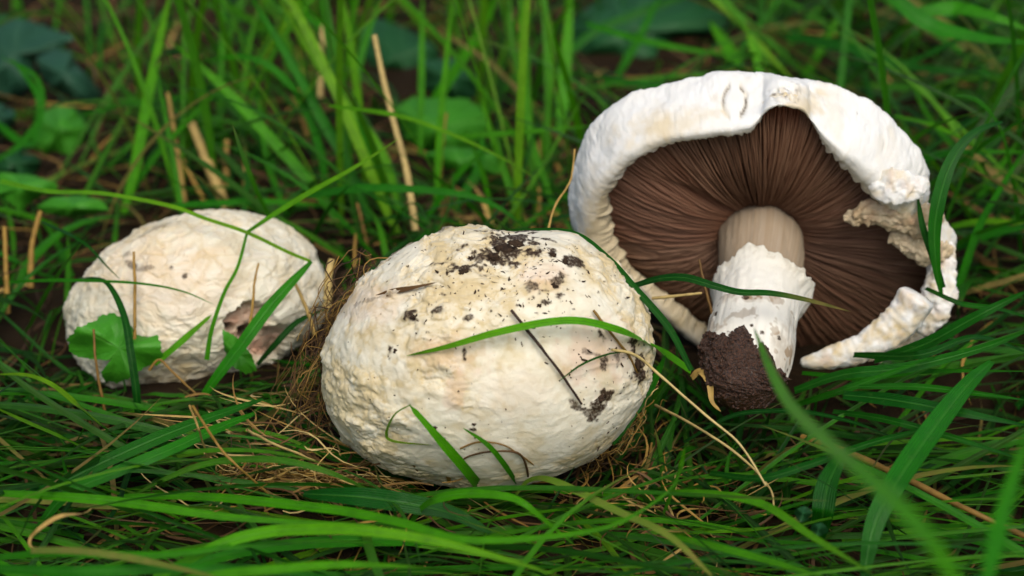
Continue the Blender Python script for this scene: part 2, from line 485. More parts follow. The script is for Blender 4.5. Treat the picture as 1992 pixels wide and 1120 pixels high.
# ------------------------------------------------------------------ middle mushroom
def build_mid():
    V, F, N, px, py, front = build_body(BM, 8)
    Q = V * 1000.0                                    # millimetres
    wq = Q + 3.0 * np.stack([fbm(Q / 14, 3, 1), fbm(Q / 14, 3, 5), fbm(Q / 14, 3, 8)], -1)
    F1, F2, idv = worley(wq / np.array([11.0, 9.0, 6.5]), 4)
    crack = 1 - ss(0.03, 0.26, F2 - F1)
    G1, G2, gid = worley(wq / np.array([5.2, 4.5, 3.4]), 14)
    crack2 = 1 - ss(0.03, 0.22, G2 - G1)
    low = fbm(Q / 32, 3, 21)
    mid = fbm(Q / 7, 4, 31)
    fine = fbm(Q / 2.2, 3, 41)
    ridg = 1 - np.abs(fbm(wq / np.array([9, 9, 5.0]), 3, 51))
    rough = ss(-0.1, 0.6, fbm(Q / 24, 3, 61) + 0.55 * spot(px, py, 800, 640, 200, 170, soft=0.8) + 0.4 * spot(px, py, 1000, 520, 190, 90, soft=0.8))
    smoothz = spot(px, py, 1010, 850, 200, 120, soft=0.8)
    h = 0.8 * low + 0.10 * mid + (0.02 + 0.07 * rough) * fine - (0.34 * crack + 0.10 * crack2) * (0.15 + 0.85 * rough) * (1 - 0.7 * smoothz) \
        + 0.25 * (idv - 0.5) * (0.2 + 0.8 * rough) * (1 - 0.7 * smoothz) + 0.55 * (ridg - 0.7) * (1 - 0.6 * smoothz)
    def terrace(q, k, s_):
        t_ = fbm(q, 3, s_) * k; fl = np.floor(t_); fr = t_ - fl
        return fl + ss(0.0, 0.16, fr), (1 - ss(0.0, 0.10, np.abs(fr - 0.06)))
    ta, ea = terrace(wq / np.array([15, 13, 8.0]), 2.6, 711)
    tb, eb = terrace(wq / np.array([6.5, 6, 4.0]), 2.2, 721)
    flake = 0.25 + 0.75 * rough
    h = h + (0.62 * ta + 0.34 * tb * (.25 + .75 * rough)) * flake * (1 - 0.6 * smoothz)
    nzs = fbm(Q / 4, 3, 71)
    tan = np.zeros(len(V)); pink = tan.copy(); dirt_shade = tan.copy(); gray = tan.copy()
    tan += 0.42 * ss(0.0, 0.7, fbm(Q / 9, 4, 81) + 0.25 * rough)
    tan += flake * (0.42 * ea + 0.34 * eb * (.3 + .7 * rough)) + 0.16 * ss(0, 1, tb * 0.5 + 0.5) * flake
    tan += 0.34 * ss(0.45, 0.8, idv) * rough * (1 - crack)
    tan += 0.34 * crack * (.35 + .65 * rough) + 0.10 * crack2 * rough
    tan += 0.65 * ss(0.25, 0.62, fbm(Q / 3.4, 3, 91)) * spot(px, py, 690, 780, 90, 150, soft=0.7)
    tan += 0.35 * ss(0.1, 0.6, fbm(Q / 4, 3, 95)) * spot(px, py, 860, 620, 260, 130, soft=0.8)
    for (x, y, rx, ry, a, k) in [(892, 757, 16, 30, 15, 0.28), (1150, 690, 60, 50, 0, 0.42), (880, 690, 60, 30, 0, 0.25), (720, 590, 60, 40, 0, 0.22), (1050, 545, 40, 25, 0, 0.3), (1000, 760, 60, 40, 0, 0.10)]:
        pink += k * spot(px, py, x, y, rx, ry, a, 0.5, nzs, 0.5)
    gray += 0.30 * spot(px, py, 650, 860, 90, 150, soft=0.8, nz=nzs, namp=0.4) + 0.35 * spot(px, py, 780, 930, 120, 40, soft=0.7, nz=nzs, namp=0.5)  # grey-green shade of the lower left side, painted into the skin colour
    nd = fbm(Q / 1.7, 3, 101); nd2 = fbm(Q / 4.5, 2, 107)
    D = [(985, 492, 52, 26, -8, 1), (1000, 478, 30, 18, 0, 1), (955, 505, 26, 16, 10, 1), (901, 530, 15, 10, 0, 1), (872, 519, 20, 5, 10, .9), (918, 503, 15, 8, -30, 1),
         (1075, 498, 14, 11, 20, 1), (1098, 512, 20, 8, 22, 1), (1118, 518, 12, 6, 30, 1), (1077, 478, 12, 4, 20, .8), (1030, 566, 12, 6, 20, .8), (1052, 574, 16, 5, -10, .8), (1076, 556, 12, 8, -40, .9),
         (1084, 545, 6, 8, 0, .9), (1080, 582, 8, 6, 0, .9), (1050, 595, 10, 5, 0, 1), (806, 617, 13, 9, 0, 1), (860, 615, 14, 4, -10, .9), (1038, 615, 5, 4, 0, 1), (769, 682, 6, 9, 0, 1),
         (906, 685, 4, 11, 0, 1), (914, 623, 7, 5, 0, .9), (1166, 772, 18, 10, -40, 1), (1150, 790, 8, 20, 20, .9), (1180, 760, 14, 5, -20, .9), (1165, 712, 5, 12, 0, .9), (1160, 655, 6, 14, -30, .9),
         (1222, 676, 9, 16, -20, 1), (1236, 708, 12, 26, 0, 1), (922, 825, 6, 5, 0, 1), (847, 829, 5, 5, 0, 1), (868, 848, 4, 4, 0, .9), (1240, 560, 5, 10, -20, .9),
         (790, 478, 60, 7, -28, .75), (850, 458, 40, 5, -24, .6), (740, 510, 30, 8, -40, .6), (1120, 790, 20, 4, 30, .8), (1190, 690, 4, 14, 0, .7), (1145, 690, 14, 4, 20, .6), (760, 580, 50, 3, -16, .4)]
    for (x, y, rx, ry, a, k) in D:
        dirt_shade = np.maximum(dirt_shade, k * spot(px, py, x, y, rx, ry, a, 0.30, 0.7 * nd + 0.9 * nd2, 1.0))
    # scattered specks, denser on top
    S1, S2, sid = worley(Q / 2.6, 201)
    dens = 0.05 + 0.22 * spot(px, py, 990, 540, 230, 110, soft=0.8) + 0.10 * spot(px, py, 1180, 720, 90, 130, soft=0.8) - 0.07 * smoothz
    dirt_shade = np.maximum(dirt_shade, (sid < dens) * (1 - ss(0.06 + 0.20 * (sid / 0.5), 0.16 + 0.26 * (sid / 0.5), S1 + 0.08 * nd)) * 0.95)
    h = h + 0.5 * dirt_shade * (0.6 + nd)
    dirt_shade = dirt_shade * front; tan = np.clip(0.86 * tan, 0, 0.75); pink = np.clip(pink, 0, .8)
    V2 = V + N * (h * 0.001)[:, None]
    root = empty('mushroom', (BM.C[0], BM.C[1], 0.0))
    tag(root, 'broad cream domed mushroom cap with black soil crumbs and a straight twig on it', 'mushroom')
    mesh_obj('cap', V2, F, M_CAP, root, dict(tan=tan, pink=pink, dirt_shade=dirt_shade, gray=np.clip(gray, 0, .6)))
    f = front
    ppx, ppy, _ = proj(V2)
    SURF['mid'] = (np.stack([ppx, ppy], -1)[f], V2[f], N[f])
    # short stem under the cap
    build_hidden_stem(root, BM)

def build_hidden_stem(root, B):
    n, m = 28, 8
    a = np.linspace(0, 2 * math.pi, n, endpoint=False)
    zs = np.linspace(-0.02, B.C[2] * 0.6, m)
    rr = np.interp(zs, [-0.02, 0.0, B.C[2]], [0.019, 0.018, 0.016])
    A, Z = np.meshgrid(a, zs, indexing='ij')
    R = np.broadcast_to(rr, A.shape)
    V = np.stack([B.C[0] + R * np.cos(A), B.C[1] + 0.01 + R * np.sin(A), Z], -1).reshape(-1, 3)
    z = np.zeros(len(V))
    mesh_obj('stem', V, grid_faces(n, m, True), M_STEM, root, dict(tan=z, pink=z, dirt_shade=z, gray=z))

build_mid()

# ------------------------------------------------------------------ left mushroom
def build_left():
    V, F, N, px, py, front = build_body(BL, 8)
    Q = V * 1000.0
    wq = Q + 2.5 * np.stack([fbm(Q / 12, 3, 2), fbm(Q / 12, 3, 6), fbm(Q / 12, 3, 9)], -1)
    F1, F2, idv = worley(wq / np.array([11.0, 10.0, 6.0]), 24)
    crack = 1 - ss(0.02, 0.2, F2 - F1)
    ridge = 1 - np.abs(fbm(wq / np.array([10, 10, 6.0]), 3, 151))
    h = 0.9 * fbm(Q / 28, 3, 121) + 0.12 * fbm(Q / 7, 4, 131) + 0.06 * fbm(Q / 2, 3, 141) + 0.8 * (ridge - 0.7) - 0.28 * crack + 0.08 * (idv - .5) + 0.40 * np.floor(fbm(wq / np.array([14, 12, 8.0]), 3, 161) * 2.6) + 0.16 * np.floor(fbm(wq / np.array([6, 6, 4.0]), 3, 163) * 2.4)
    nzs = fbm(Q / 4, 3, 171)
    tan = 0.45 * ss(0.0, 0.8, fbm(Q / 11, 4, 181) + 0.1) + 0.34 * crack
    tan += 0.25 * spot(px, py, 280, 490, 140, 70, -25, .8, nzs, .5) + 0.55 * spot(px, py, 330, 720, 70, 28, 0, .7, nzs, .8)
    pink = 0.20 * spot(px, py, 330, 560, 140, 90, 0, .9, nzs, .6)
    dirt_shade = np.zeros(len(V)); gray = 0.25 * spot(px, py, 170, 640, 60, 110, 0, .8)  # grey: shaded left flank painted into the skin colour
    for (x, y, rx, ry, a, k) in [(268, 520, 16, 6, 5, .7), (292, 526, 18, 4, -5, .6), (338, 525, 5, 4, 0, .8), (361, 540, 4, 5, 0, .9), (255, 500, 8, 5, -30, .5), (305, 452, 40, 4, -25, .35), (385, 420, 20, 5, 0, .3), (300, 735, 14, 14, 0, .6), (340, 752, 50, 6, -5, .5)]:
        dirt_shade = np.maximum(dirt_shade, k * spot(px, py, x, y, rx, ry, a, .4, nzs, .6))
    # hole eaten through the cap edge
    hole = np.maximum(spot(px, py, 482, 635, 46, 44, 0, .16, nzs, .22), spot(px, py, 520, 668, 44, 30, -30, .2, nzs, .2)) * front
    deep = np.maximum(spot(px, py, 500, 655, 20, 16, -30, .5, nzs, .3), spot(px, py, 455, 640, 10, 9, 0, .5, nzs, .3)) * front
    h = h - 7.5 * hole - 7 * deep + 1.2 * np.exp(-((hole - 0.1) / 0.1) ** 2)
    pink = np.clip(pink + 0.85 * ss(.25, .8, hole) * (0.75 + 0.4 * nzs), 0, .95)
    dirt_shade = np.maximum(dirt_shade, 0.85 * deep)  # shade in the deepest parts of the hole, painted into the colour
    V2 = V + N * (h * 0.001)[:, None]
    root = empty('mushroom', (BL.C[0], BL.C[1], 0.0))
    tag(root, 'cream mushroom cap with a ragged hole eaten in it, behind a green lobed leaf', 'mushroom')
    mesh_obj('cap', V2, F, M_CAP, root, dict(tan=np.clip(.7 * tan, 0, .7), pink=pink, dirt_shade=dirt_shade, gray=gray))
    f = front
    ppx, ppy, _ = proj(V2)
    SURF['left'] = (np.stack([ppx, ppy], -1)[f], V2[f], N[f])
    build_hidden_stem(root, BL)
build_left()

# ------------------------------------------------------------------ right mushroom, lying on its side
ALPHA = math.radians(42)
RC = P(RCEN[0], RCEN[1], 0.868)
_v = (CAM - RC) / np.linalg.norm(CAM - RC)
_r = np.cross(UPV, _v); _r /= np.linalg.norm(_r)
_u = np.cross(_v, _r)
AX = _v * math.cos(ALPHA) - _u * math.sin(ALPHA)         # from the cap out along the stem
E1 = _r
E2 = _u * math.cos(ALPHA) + _v * math.sin(ALPHA)

def plane_polar(poly, hfun, n=720):
    """traced outline -> radius and height by angle in the plane of the cap"""
    q = smooth_poly(poly, 1400)
    ang = np.arctan2(-(q[:, 1] - RCEN[1]) / math.cos(ALPHA), q[:, 0] - RCEN[0])
    hh = hfun(ang)
    pts = np.array([ray_plane(a, b, RC, AX, h_) for a, b, h_ in zip(q[:, 0], q[:, 1], hh)]) - RC
    X, Y = pts @ E1, pts @ E2
    th = np.arctan2(Y, X); r = np.hypot(X, Y)
    o = np.argsort(th); th, r = th[o], r[o]
    th = np.concatenate([th[-60:] - 2 * math.pi, th, th[:60] + 2 * math.pi]); r = np.concatenate([r[-60:], r, r[:60]])
    return lambda a: np.interp((a + math.pi) % (2 * math.pi) - math.pi, th, r)

def h_sil(a): return -0.004 - 0.019 * np.clip(np.sin(a), 0, 1)
def h_lip(a): return 0.004 + 0 * a
R_OUT = plane_polar(ROUT, h_sil)
R_IN = plane_polar(RIN, h_lip)

def cap_pt(r, th, h):
    return RC + (r * np.cos(th))[..., None] * E1 + (r * np.sin(th))[..., None] * E2 + np.asarray(h)[..., None] * AX

def build_right():
    base = RC + AX * 0.09
    root = empty('mushroom', (RC[0], RC[1] - 0.03, 0.0))
    tag(root, 'uprooted white mushroom lying on its side showing brown gills and a soiled stem', 'mushroom')
    nth = 900
    th = np.linspace(-math.pi, math.pi, nth, endpoint=False)
    jag = 0.0014 * fbm(np.stack([np.cos(th) * 40, np.sin(th) * 40, 0 * th], -1), 3, 5) + 0.0008 * fbm(np.stack([np.cos(th) * 110, np.sin(th) * 110, 0 * th], -1), 2, 15)
    def sm(v, k):
        kern = np.hanning(2 * k + 1); kern /= kern.sum()
        return np.convolve(np.concatenate([v[-k:], v, v[:k]]), kern, 'valid')
    ro = sm(R_OUT(th), 6)
    lim = ro - 0.0035 + 0.0075 * np.clip(np.sin(th), 0, 1)
    rj = np.minimum(R_IN(th) + 1.3 * jag, lim)
    ri = np.minimum(sm(R_IN(th), 5), lim)
    rj2 = 0.5 * (ri + rj)
    t = np.maximum(ro - ri, 0.0015)
    hs = h_sil(th)
    lowr = ss(0.2, -0.3, np.sin(th))                       # lower rim is thinner
    kk = np.clip(t / 0.016, 0.25, 1.0)
    prof = [(ri + 0.55 * t, -0.004 + 0 * th), (ri + 0.14 * t, -0.002 + 0 * th), (rj + 0.02 * t, 0.0015 * kk), (rj, 0.0045 * kk), (rj2 + 0.06 * t, 0.0085 * kk), (ri + 0.28 * t, 0.0118 * kk),
            (ri + 0.58 * t, 0.0105 * kk), (ri + 0.84 * t, 0.0055 * kk + 0.3 * hs), (ri + 0.96 * t, 0.6 * hs + 0.001), (ro, hs), (ro - 0.0045, hs - 0.0045), (ro * 0.90, hs + 0.24 * (-.05 - hs)),
            (ro * 0.80, hs + 0.48 * (-.05 - hs)), (ro * 0.62, hs + 0.74 * (-.05 - hs)), (ro * 0.38, hs + 0.92 * (-.05 - hs)), (ro * 0.02, -0.050 + 0 * th)]
    K = np.stack([np.stack(p, -1) for p in prof], 1)       # nth, k, 2
    # resample the profile smoothly
    m = 110
    kx = np.linspace(0, len(prof) - 1, m)
    k0 = np.clip(np.floor(kx).astype(int), 0, len(prof) - 2); u = (kx - k0)[None, :, None]
    E = np.concatenate([2 * K[:, :1] - K[:, 1:2], K, 2 * K[:, -1:] - K[:, -2:-1]], 1)
    p0, p1, p2, p3 = E[:, k0], E[:, k0 + 1], E[:, k0 + 2], E[:, k0 + 3]
    S = 0.5 * (2 * p1 + (p2 - p0) * u + (2 * p0 - 5 * p1 + 4 * p2 - p3) * u * u + (3 * p1 - p0 - 3 * p2 + p3) * u ** 3)
    TH = np.broadcast_to(th[:, None], S.shape[:2])
    V = cap_pt(S[..., 0], TH, S[..., 1]).reshape(-1, 3)
    Q = V * 1000
    ga = V.reshape(nth, m, 3)
    N = np.cross(np.roll(ga, -1, 0) - np.roll(ga, 1, 0), np.gradient(ga, axis=1)); N /= (np.linalg.norm(N, axis=2)[..., None] + 1e-12)
    N = -N.reshape(-1, 3)
    if (N.reshape(nth, m, 3)[:, 40] * (ga[:, 40] - RC)).sum() < 0: N = -N
    px, py, _ = proj(V)
    kidx = np.tile(kx, nth)
    q3 = np.stack([TH.ravel() * 26, kidx * 0.55, 0 * kidx], -1)   # fibres run across the rim
    fib = fbm(q3 * np.array([2.2, 0.5, 1]), 4, 33)
    out = ss(5.0, 7.5, kidx)
    lipz = 1 - ss(4.0, 7.0, kidx)
    tearz = spot(px, py, 1790, 400, 75, 70, 0, .8)
    F1, F2, idv = worley((Q + 2 * fbm(Q / 9, 3, 3)[:, None]) / np.array([9, 9, 9.0]), 34)
    h = 0.8 * fbm(Q / 22, 3, 211) + 0.28 * fbm(Q / 6, 4, 221) + 0.07 * fbm(Q / 1.8, 3, 231) + 0.10 * fib * (0.2 + lipz) + out * (0.55 * (idv - .5) - 0.22 * (1 - ss(0.02, .2, F2 - F1))) \
        + tearz * (1.1 * fbm(Q / 5, 4, 241) + 0.35 * fbm(Q / 2, 3, 243)) + out * 0.25 * np.floor(fbm(Q / 11, 3, 245) * 2.5)
    # oval crack and the gnawed spot above the notch
    nzs = fbm(Q / 4, 3, 251)
    ring = np.exp(-((np.hypot((px - 1429) / 23, (py - 196) / 32) - 1 + 0.12 * nzs) / 0.16) ** 2) * (np.abs(px - 1429) > 9)
    h -= 1.0 * ring
    gn = spot(px, py, 1530, 182, 26, 18, 0, .4, nzs, .5)
    h -= 1.2 * gn * (0.6 + fbm(Q / 2, 2, 261))
    tan = 0.22 * ss(0.1, 0.8, fbm(Q / 12, 4, 271)) + 0.42 * ss(0.1, .9, lipz + 0.35 * fib) * lipz
    tan += 0.5 * spot(px, py, 1565, 205, 32, 26, 0, .5, nzs, .6) + 0.45 * spot(px, py, 1300, 245, 80, 26, -18, .7, nzs, .6) + 0.5 * spot(px, py, 1170, 440, 36, 90, 0, .8, nzs, .5)
    tan += 0.55 * spot(px, py, 1795, 430, 60, 40, 20, .7, nzs, .7) + 0.4 * spot(px, py, 1210, 490, 60, 50, 40, .7, nzs, .5)
    tan += 0.35 * ring + 0.4 * gn * (nzs > 0) + 0.30 * ss(-0.1, -0.5, np.sin(TH.ravel()))
    dirt_shade = 0.75 * ss(.35, .9, ring * (0.7 + 0.6 * nzs)) + 0.6 * gn * ss(.25, .5, fbm(Q / 1.6, 2, 281))
    S1, S2, sid = worley(Q / 3.4, 301)
    dirt_shade = np.maximum(dirt_shade, (sid < 0.035) * (1 - ss(.08, .2, S1)) * .7)
    V2 = V + N * (h * 0.001)[:, None]
    z = np.zeros(len(V))
    cap = mesh_obj('cap', V2, grid_faces(nth, m, True), M_CAPW, root, dict(tan=np.clip(tan, 0, .8), pink=z, dirt_shade=np.clip(dirt_shade, 0, 1), gray=z))

    # ---- gill bed and the gills themselves
    R0 = 0.0165
    def h_bed(f, a):
        fold = 0.0045 * np.exp(-((a - 2.36 - 0.25 * (f - .4)) / 0.075) ** 2) * ss(0.95, 0.35, f) * ss(0.0, .15, f)
        wav = 0.0011 * vnoise(np.stack([np.cos(a) * 3, np.sin(a) * 3, f * 2.5], -1), 7)
        sink = 0.004 * np.exp(-((a + 0.55) / 0.5) ** 2) * np.sin(math.pi * f)
        return -0.0075 + 0.0085 * np.sin(math.pi * np.clip(f, 0, 1) ** 0.8) * 0.6 - fold + wav - sink + 0.001 * f
    nf = 46
    f = np.linspace(0, 1.0, nf)
    A2, Fg = np.meshgrid(th[::2], f, indexing='ij')
    rend = np.minimum(R_IN(A2) + 0.0045, R_OUT(A2) - 0.0035 + 0.003 * np.clip(np.sin(A2), 0, 1))
    rr = R0 + (rend - R0) * Fg
    Vb = cap_pt(rr, A2, h_bed(Fg, A2)).reshape(-1, 3)
    zz = np.zeros(len(Vb))
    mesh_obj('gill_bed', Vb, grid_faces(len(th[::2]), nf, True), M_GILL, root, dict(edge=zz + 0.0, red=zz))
    rng = np.random.default_rng(5)
    VV, FF, EE, RR = [], [], [], []
    nb = 0
    ns = 34
    NG = 390
    for k in range(NG * 2):
        a0 = -math.pi + 2 * math.pi * (k // 2 + (0.5 if k % 2 else 0.0) + rng.uniform(-.14, .14)) / NG
        f0 = 0.0 if k % 2 == 0 else rng.choice([0.22, 0.36, 0.5]) + rng.uniform(-.05, .05)
        fs = np.linspace(f0, 1.0, ns)
        a = a0 + 0.006 * vnoise(np.stack([fs * 5, 0 * fs + k * 1.7, 0 * fs], -1), 3) + 0.006 * vnoise(np.stack([fs * 2.2, 0 * fs + a0 * 3.0, 0 * fs], -1), 13)
        re = np.minimum(R_IN(a) + 0.004, R_OUT(a) - 0.004 + 0.003 * np.clip(np.sin(a), 0, 1))
        r = R0 + (re - R0) * fs
        hb = h_bed(fs, a)
        hg = (0.0034 * np.sin(math.pi * np.clip((fs - f0) / (1 - f0) * 0.94 + 0.03, 0, 1)) ** 0.5 + 0.0004) * rng.uniform(.72, 1.12) * (1 + 0.16 * vnoise(np.stack([fs * 9, 0 * fs + k * 3.1, 0 * fs], -1), 23))
        lean = rng.uniform(-.2, .2) * hg + 0.25 * hg * math.sin(a0 * 2.3 + 1)
        wd = np.minimum(0.00030, r * math.pi / NG * 0.42)
        wb = wd * 1.15
        P0 = cap_pt(r, a - wb / r, hb - .0002); P1 = cap_pt(r, a + (lean - wd * .7) / r, hb + hg); P2 = cap_pt(r, a + (lean + wd * .7) / r, hb + hg); P3 = cap_pt(r, a + wb / r, hb - .0002)
        VV.append(np.stack([P0, P1, P2, P3], 1).reshape(-1, 3))
        i = np.arange(ns - 1)[:, None]; c = np.arange(3)[None, :]
        FF.append(np.stack([i * 4 + c, i * 4 + c + 1, (i + 1) * 4 + c + 1, (i + 1) * 4 + c], -1).reshape(-1, 4) + nb)
        tone = rng.uniform(.72, 1.0)
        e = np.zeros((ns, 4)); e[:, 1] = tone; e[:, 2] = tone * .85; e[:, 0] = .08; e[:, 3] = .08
        EE.append(e.ravel())
        rd = ss(0.8, 1.0, fs) * (1.0 if 1.35 < a0 < 1.75 else 0.12 if a0 < -0.0 else 0.25) + 0.12 * ss(0.15, 0.0, fs) + (0.25 if 2.2 < a0 < 3.14 else 0.0)
        RR.append(np.repeat(rd, 4))
        nb += ns * 4
    gl = mesh_obj('gills', np.vstack(VV), np.vstack(FF), M_GILL, root, dict(edge=np.concatenate(EE), red=np.clip(np.concatenate(RR), 0, .85)), smooth=False)
    tag(gl, kind='stuff')

    # ---- stem
    path = np.array([[1480, 470, 0.872], [1481, 500, 0.858], [1478, 545, 0.843], [1470, 600, 0.825], [1461, 655, 0.811], [1454, 705, 0.802], [1452, 745, 0.797], [1455, 778, 0.796]])
    rad = np.array([87, 86, 80, 79, 84, 84, 70, 44]) * 0.000214
    ns_, na = 240, 340
    sp = spline(np.column_stack([path, rad * 1e4]), ns_)
    C = P(sp[:, 0], sp[:, 1], sp[:, 2]); R = sp[:, 3] * 1e-4
    T = np.gradient(C, axis=0); T /= np.linalg.norm(T, axis=1)[:, None]
    SX = np.cross(T, UPV); SX /= np.linalg.norm(SX, axis=1)[:, None]      # sideways in the picture
    SY = np.cross(SX, T)
    a = np.linspace(0, 2 * math.pi, na, endpoint=False)
    tt = np.linspace(0, 1, ns_)
    def tube(Rm, shift=0):
        return C[None] + (np.cos(a)[:, None, None] * SX[None] + np.sin(a)[:, None, None] * SY[None]) * Rm[..., None]
    Rm = np.broadcast_to(R, (na, ns_)).copy()
    AA, TT = np.meshgrid(a, tt, indexing='ij')
    Q0 = np.stack([np.cos(AA) * 3, np.sin(AA) * 3, TT * 5], -1)
    Rm *= 1 + 0.035 * fbm(Q0, 3, 401) + 0.003 * fbm(np.stack([np.cos(AA) * 14, np.sin(AA) * 14, TT * 2.2], -1), 3, 411)
    V = tube(Rm).reshape(-1, 3)
    px, py, _ = proj(V); Q = V * 1000
    nzs = fbm(Q / 4, 3, 421); t1 = TT.ravel()
    fibr = fbm(np.stack([np.cos(AA) * 22, np.sin(AA) * 22, TT * 1.5], -1), 3, 431).ravel()
    tan = (1 - ss(0.27, 0.33, t1)) * (0.86 + 0.07 * fibr)
    low = ss(0.36, 0.42, t1)
    tan += low * 0.5 * ss(.35, .6, fbm(Q / 5, 3, 441)) + low * (0.45 * spot(px, py, 1440, 578, 60, 8, 0, .5, nzs, .8) + 0.4 * spot(px, py, 1535, 690, 25, 50, 0, .6, nzs, .8))
    S1, S2, sid = worley(Q / 4.2, 501)
    dirt_shade = low * (sid < 0.22) * (1 - ss(.10 + 1.0 * sid, .20 + 1.1 * sid, S1 + 0.12 * fbm(Q / 1.4, 2, 451))) * .92
    dirt_shade = np.maximum(dirt_shade, 0.9 * ss(0, .5, (py - 668 - 1.1 * np.clip(px - 1455, 0, 200)) / 30 + nzs * .8) * low)
    z = np.zeros(len(V))
    stem = mesh_obj('stem', V, grid_faces(na, ns_, True), M_STEM, root, dict(tan=np.clip(tan, 0, .95), pink=z, dirt_shade=np.clip(dirt_shade, 0, 1), gray=z))

    # ---- ring: ragged skirt round the stem (two-sided lathe)
    nr = 200
    ar = np.linspace(0, 2 * math.pi, nr, endpoint=False)
    cs = np.stack([np.cos(ar), np.sin(ar)], -1)
    edge = 0.0016 * fbm(np.stack([cs[:, 0] * 2.2, cs[:, 1] * 2.2, 0 * ar], -1), 2, 509) + 0.0018 * fbm(np.stack([cs[:, 0] * 5, cs[:, 1] * 5, 0 * ar], -1), 3, 511) + 0.0006 * fbm(np.stack([cs[:, 0] * 16, cs[:, 1] * 16, 0 * ar], -1), 3, 521)
    flare = 0.0016 * ss(-0.2, 1, np.cos(ar - 0.25)) + 0.0003
    if (SX[60] @ RGT) < 0: flare = 0.0016 * ss(-0.2, 1, -np.cos(ar)) + .0003
    prof = [(0.52, -0.0002, 0), (0.47, 0.0004, 0), (0.43, 0.0006, 0), (0.385, 0.0009, .08), (0.345, 0.0016, .45), (0.315, 0.0028, 1), (0.300, 0.0031, 1.05), (0.304, 0.0019, 1), (0.335, 0.0004, .4), (0.38, 0.0, .2)]
    Vr = []
    for (tv, off, ek) in prof:
        tv_ = tv - ek * edge / 0.085
        Ck = np.stack([np.interp(tv_, tt, C[:, i]) for i in range(3)], -1)
        SXk = np.stack([np.interp(tv_, tt, SX[:, i]) for i in range(3)], -1); SYk = np.stack([np.interp(tv_, tt, SY[:, i]) for i in range(3)], -1)
        Rk = np.array([np.interp(tv_[j], tt, Rm[int(j / nr * na) % na]) for j in range(nr)])
        rk = Rk + off + flare * ek + 0.35 * edge * ek
        Vr.append(Ck + rk[:, None] * (cs[:, :1] * SXk + cs[:, 1:] * SYk))
    Vr = np.stack(Vr, 1)
    kq = np.linspace(0, len(prof) - 1, 46); Vr = np.stack([np.stack([np.interp(kq, np.arange(len(prof)), Vr[j, :, i]) for i in range(3)], -1) for j in range(nr)], 0)
    Vr = Vr.reshape(-1, 3)
    Vr += (fbm(Vr * 1000 / 2.5, 3, 531) * 0.00045)[:, None] * _v
    ekv = np.tile(np.interp(kq, np.arange(len(prof)), [p[2] for p in prof]), nr)
    z = np.zeros(len(Vr))
    mesh_obj('ring', Vr, grid_faces(nr, 46, True), M_STEM, stem, dict(tan=np.clip(0.14 * ekv + 0.25 * ekv * (fbm(Vr * 1000 / 3, 3, 541) > .2), 0, .5), pink=z, dirt_shade=z, gray=0.12 * ekv))

    # ---- soil clinging to the stem base
    n2 = 120; a2 = np.linspace(0, 2 * math.pi, 220, endpoint=False)
    tv = np.linspace(0.0, 1.0, n2)
    AA, TT = np.meshgrid(a2, tv, indexing='ij')
    # ragged upper border: lower on the right, higher on the left
    cosx = np.cos(AA) * (1 if (SX[160] @ RGT) > 0 else -1)
    t0 = 0.715 + 0.20 * ss(0.05, 1.0, cosx) + 0.055 * fbm(np.stack([np.cos(AA) * 4, np.sin(AA) * 4, 0 * AA], -1), 4, 551)
    t0 = np.clip(t0, 0.4, 0.95)
    tg = t0 + (1.0 - t0) * TT
    Ck = np.stack([np.interp(tg, tt, C[:, i]) for i in range(3)], -1)
    SXk = np.stack([np.interp(tg, tt, SX[:, i]) for i in range(3)], -1); SYk = np.stack([np.interp(tg, tt, SY[:, i]) for i in range(3)], -1)
    Rk = np.interp(tg, tt, R)
    close = np.sqrt(np.clip(1 - ss(0.86, 1.0, TT) ** 1.2, 0, 1))
    q = np.stack([np.cos(AA) * Rk * 1000, np.sin(AA) * Rk * 1000, tg * 90], -1)
    g1, g2, gi = worley(q / 2.3, 591); k1, k2, ki = worley(q / 1.2, 595)
    bumpv = 1.1 * fbm(q / 7, 3, 561) + 0.5 * np.abs(fbm(q / 2.6, 3, 571)) + 2.6 * gi * (0.75 - g1) + 1.2 * ki * (0.75 - k1)
    rk = (Rk + 0.001 * (0.9 * ss(0, .12, TT) + bumpv * (0.25 + .75 * ss(0, .15, TT))) - 0.0012 * (TT < 0.012)) * close
    Vs = Ck + rk[..., None] * (np.cos(AA)[..., None] * SXk + np.sin(AA)[..., None] * SYk)
    Tend = T[-1]
    Vs = Vs + (ss(.86, 1, TT) * 0.006)[..., None] * Tend
    Vs = Vs.reshape(-1, 3); Fq = grid_faces(220, n2, True); Ft = np.vstack([Fq[:, [0, 1, 2]], Fq[:, [0, 2, 3]]])
    D1, F1_ = ico(2); vl, fl, nb_ = [Vs], [Ft], len(Vs)
    for _ in range(650):
        c0 = Vs[rng.integers(len(Vs))]; sz = rng.uniform(.00025, .0010)
        vl.append(c0 + D1 * sz * rng.uniform(.6, 1.3, (1, 3)) * rng.uniform(.75, 1.2, (len(D1), 1))); fl.append(F1_ + nb_); nb_ += len(D1)
    mesh_obj('soil_coat', np.vstack(vl), np.vstack(fl), M_WETSOIL, stem)['label'] = 'wet dark brown soil caked round the stem base'

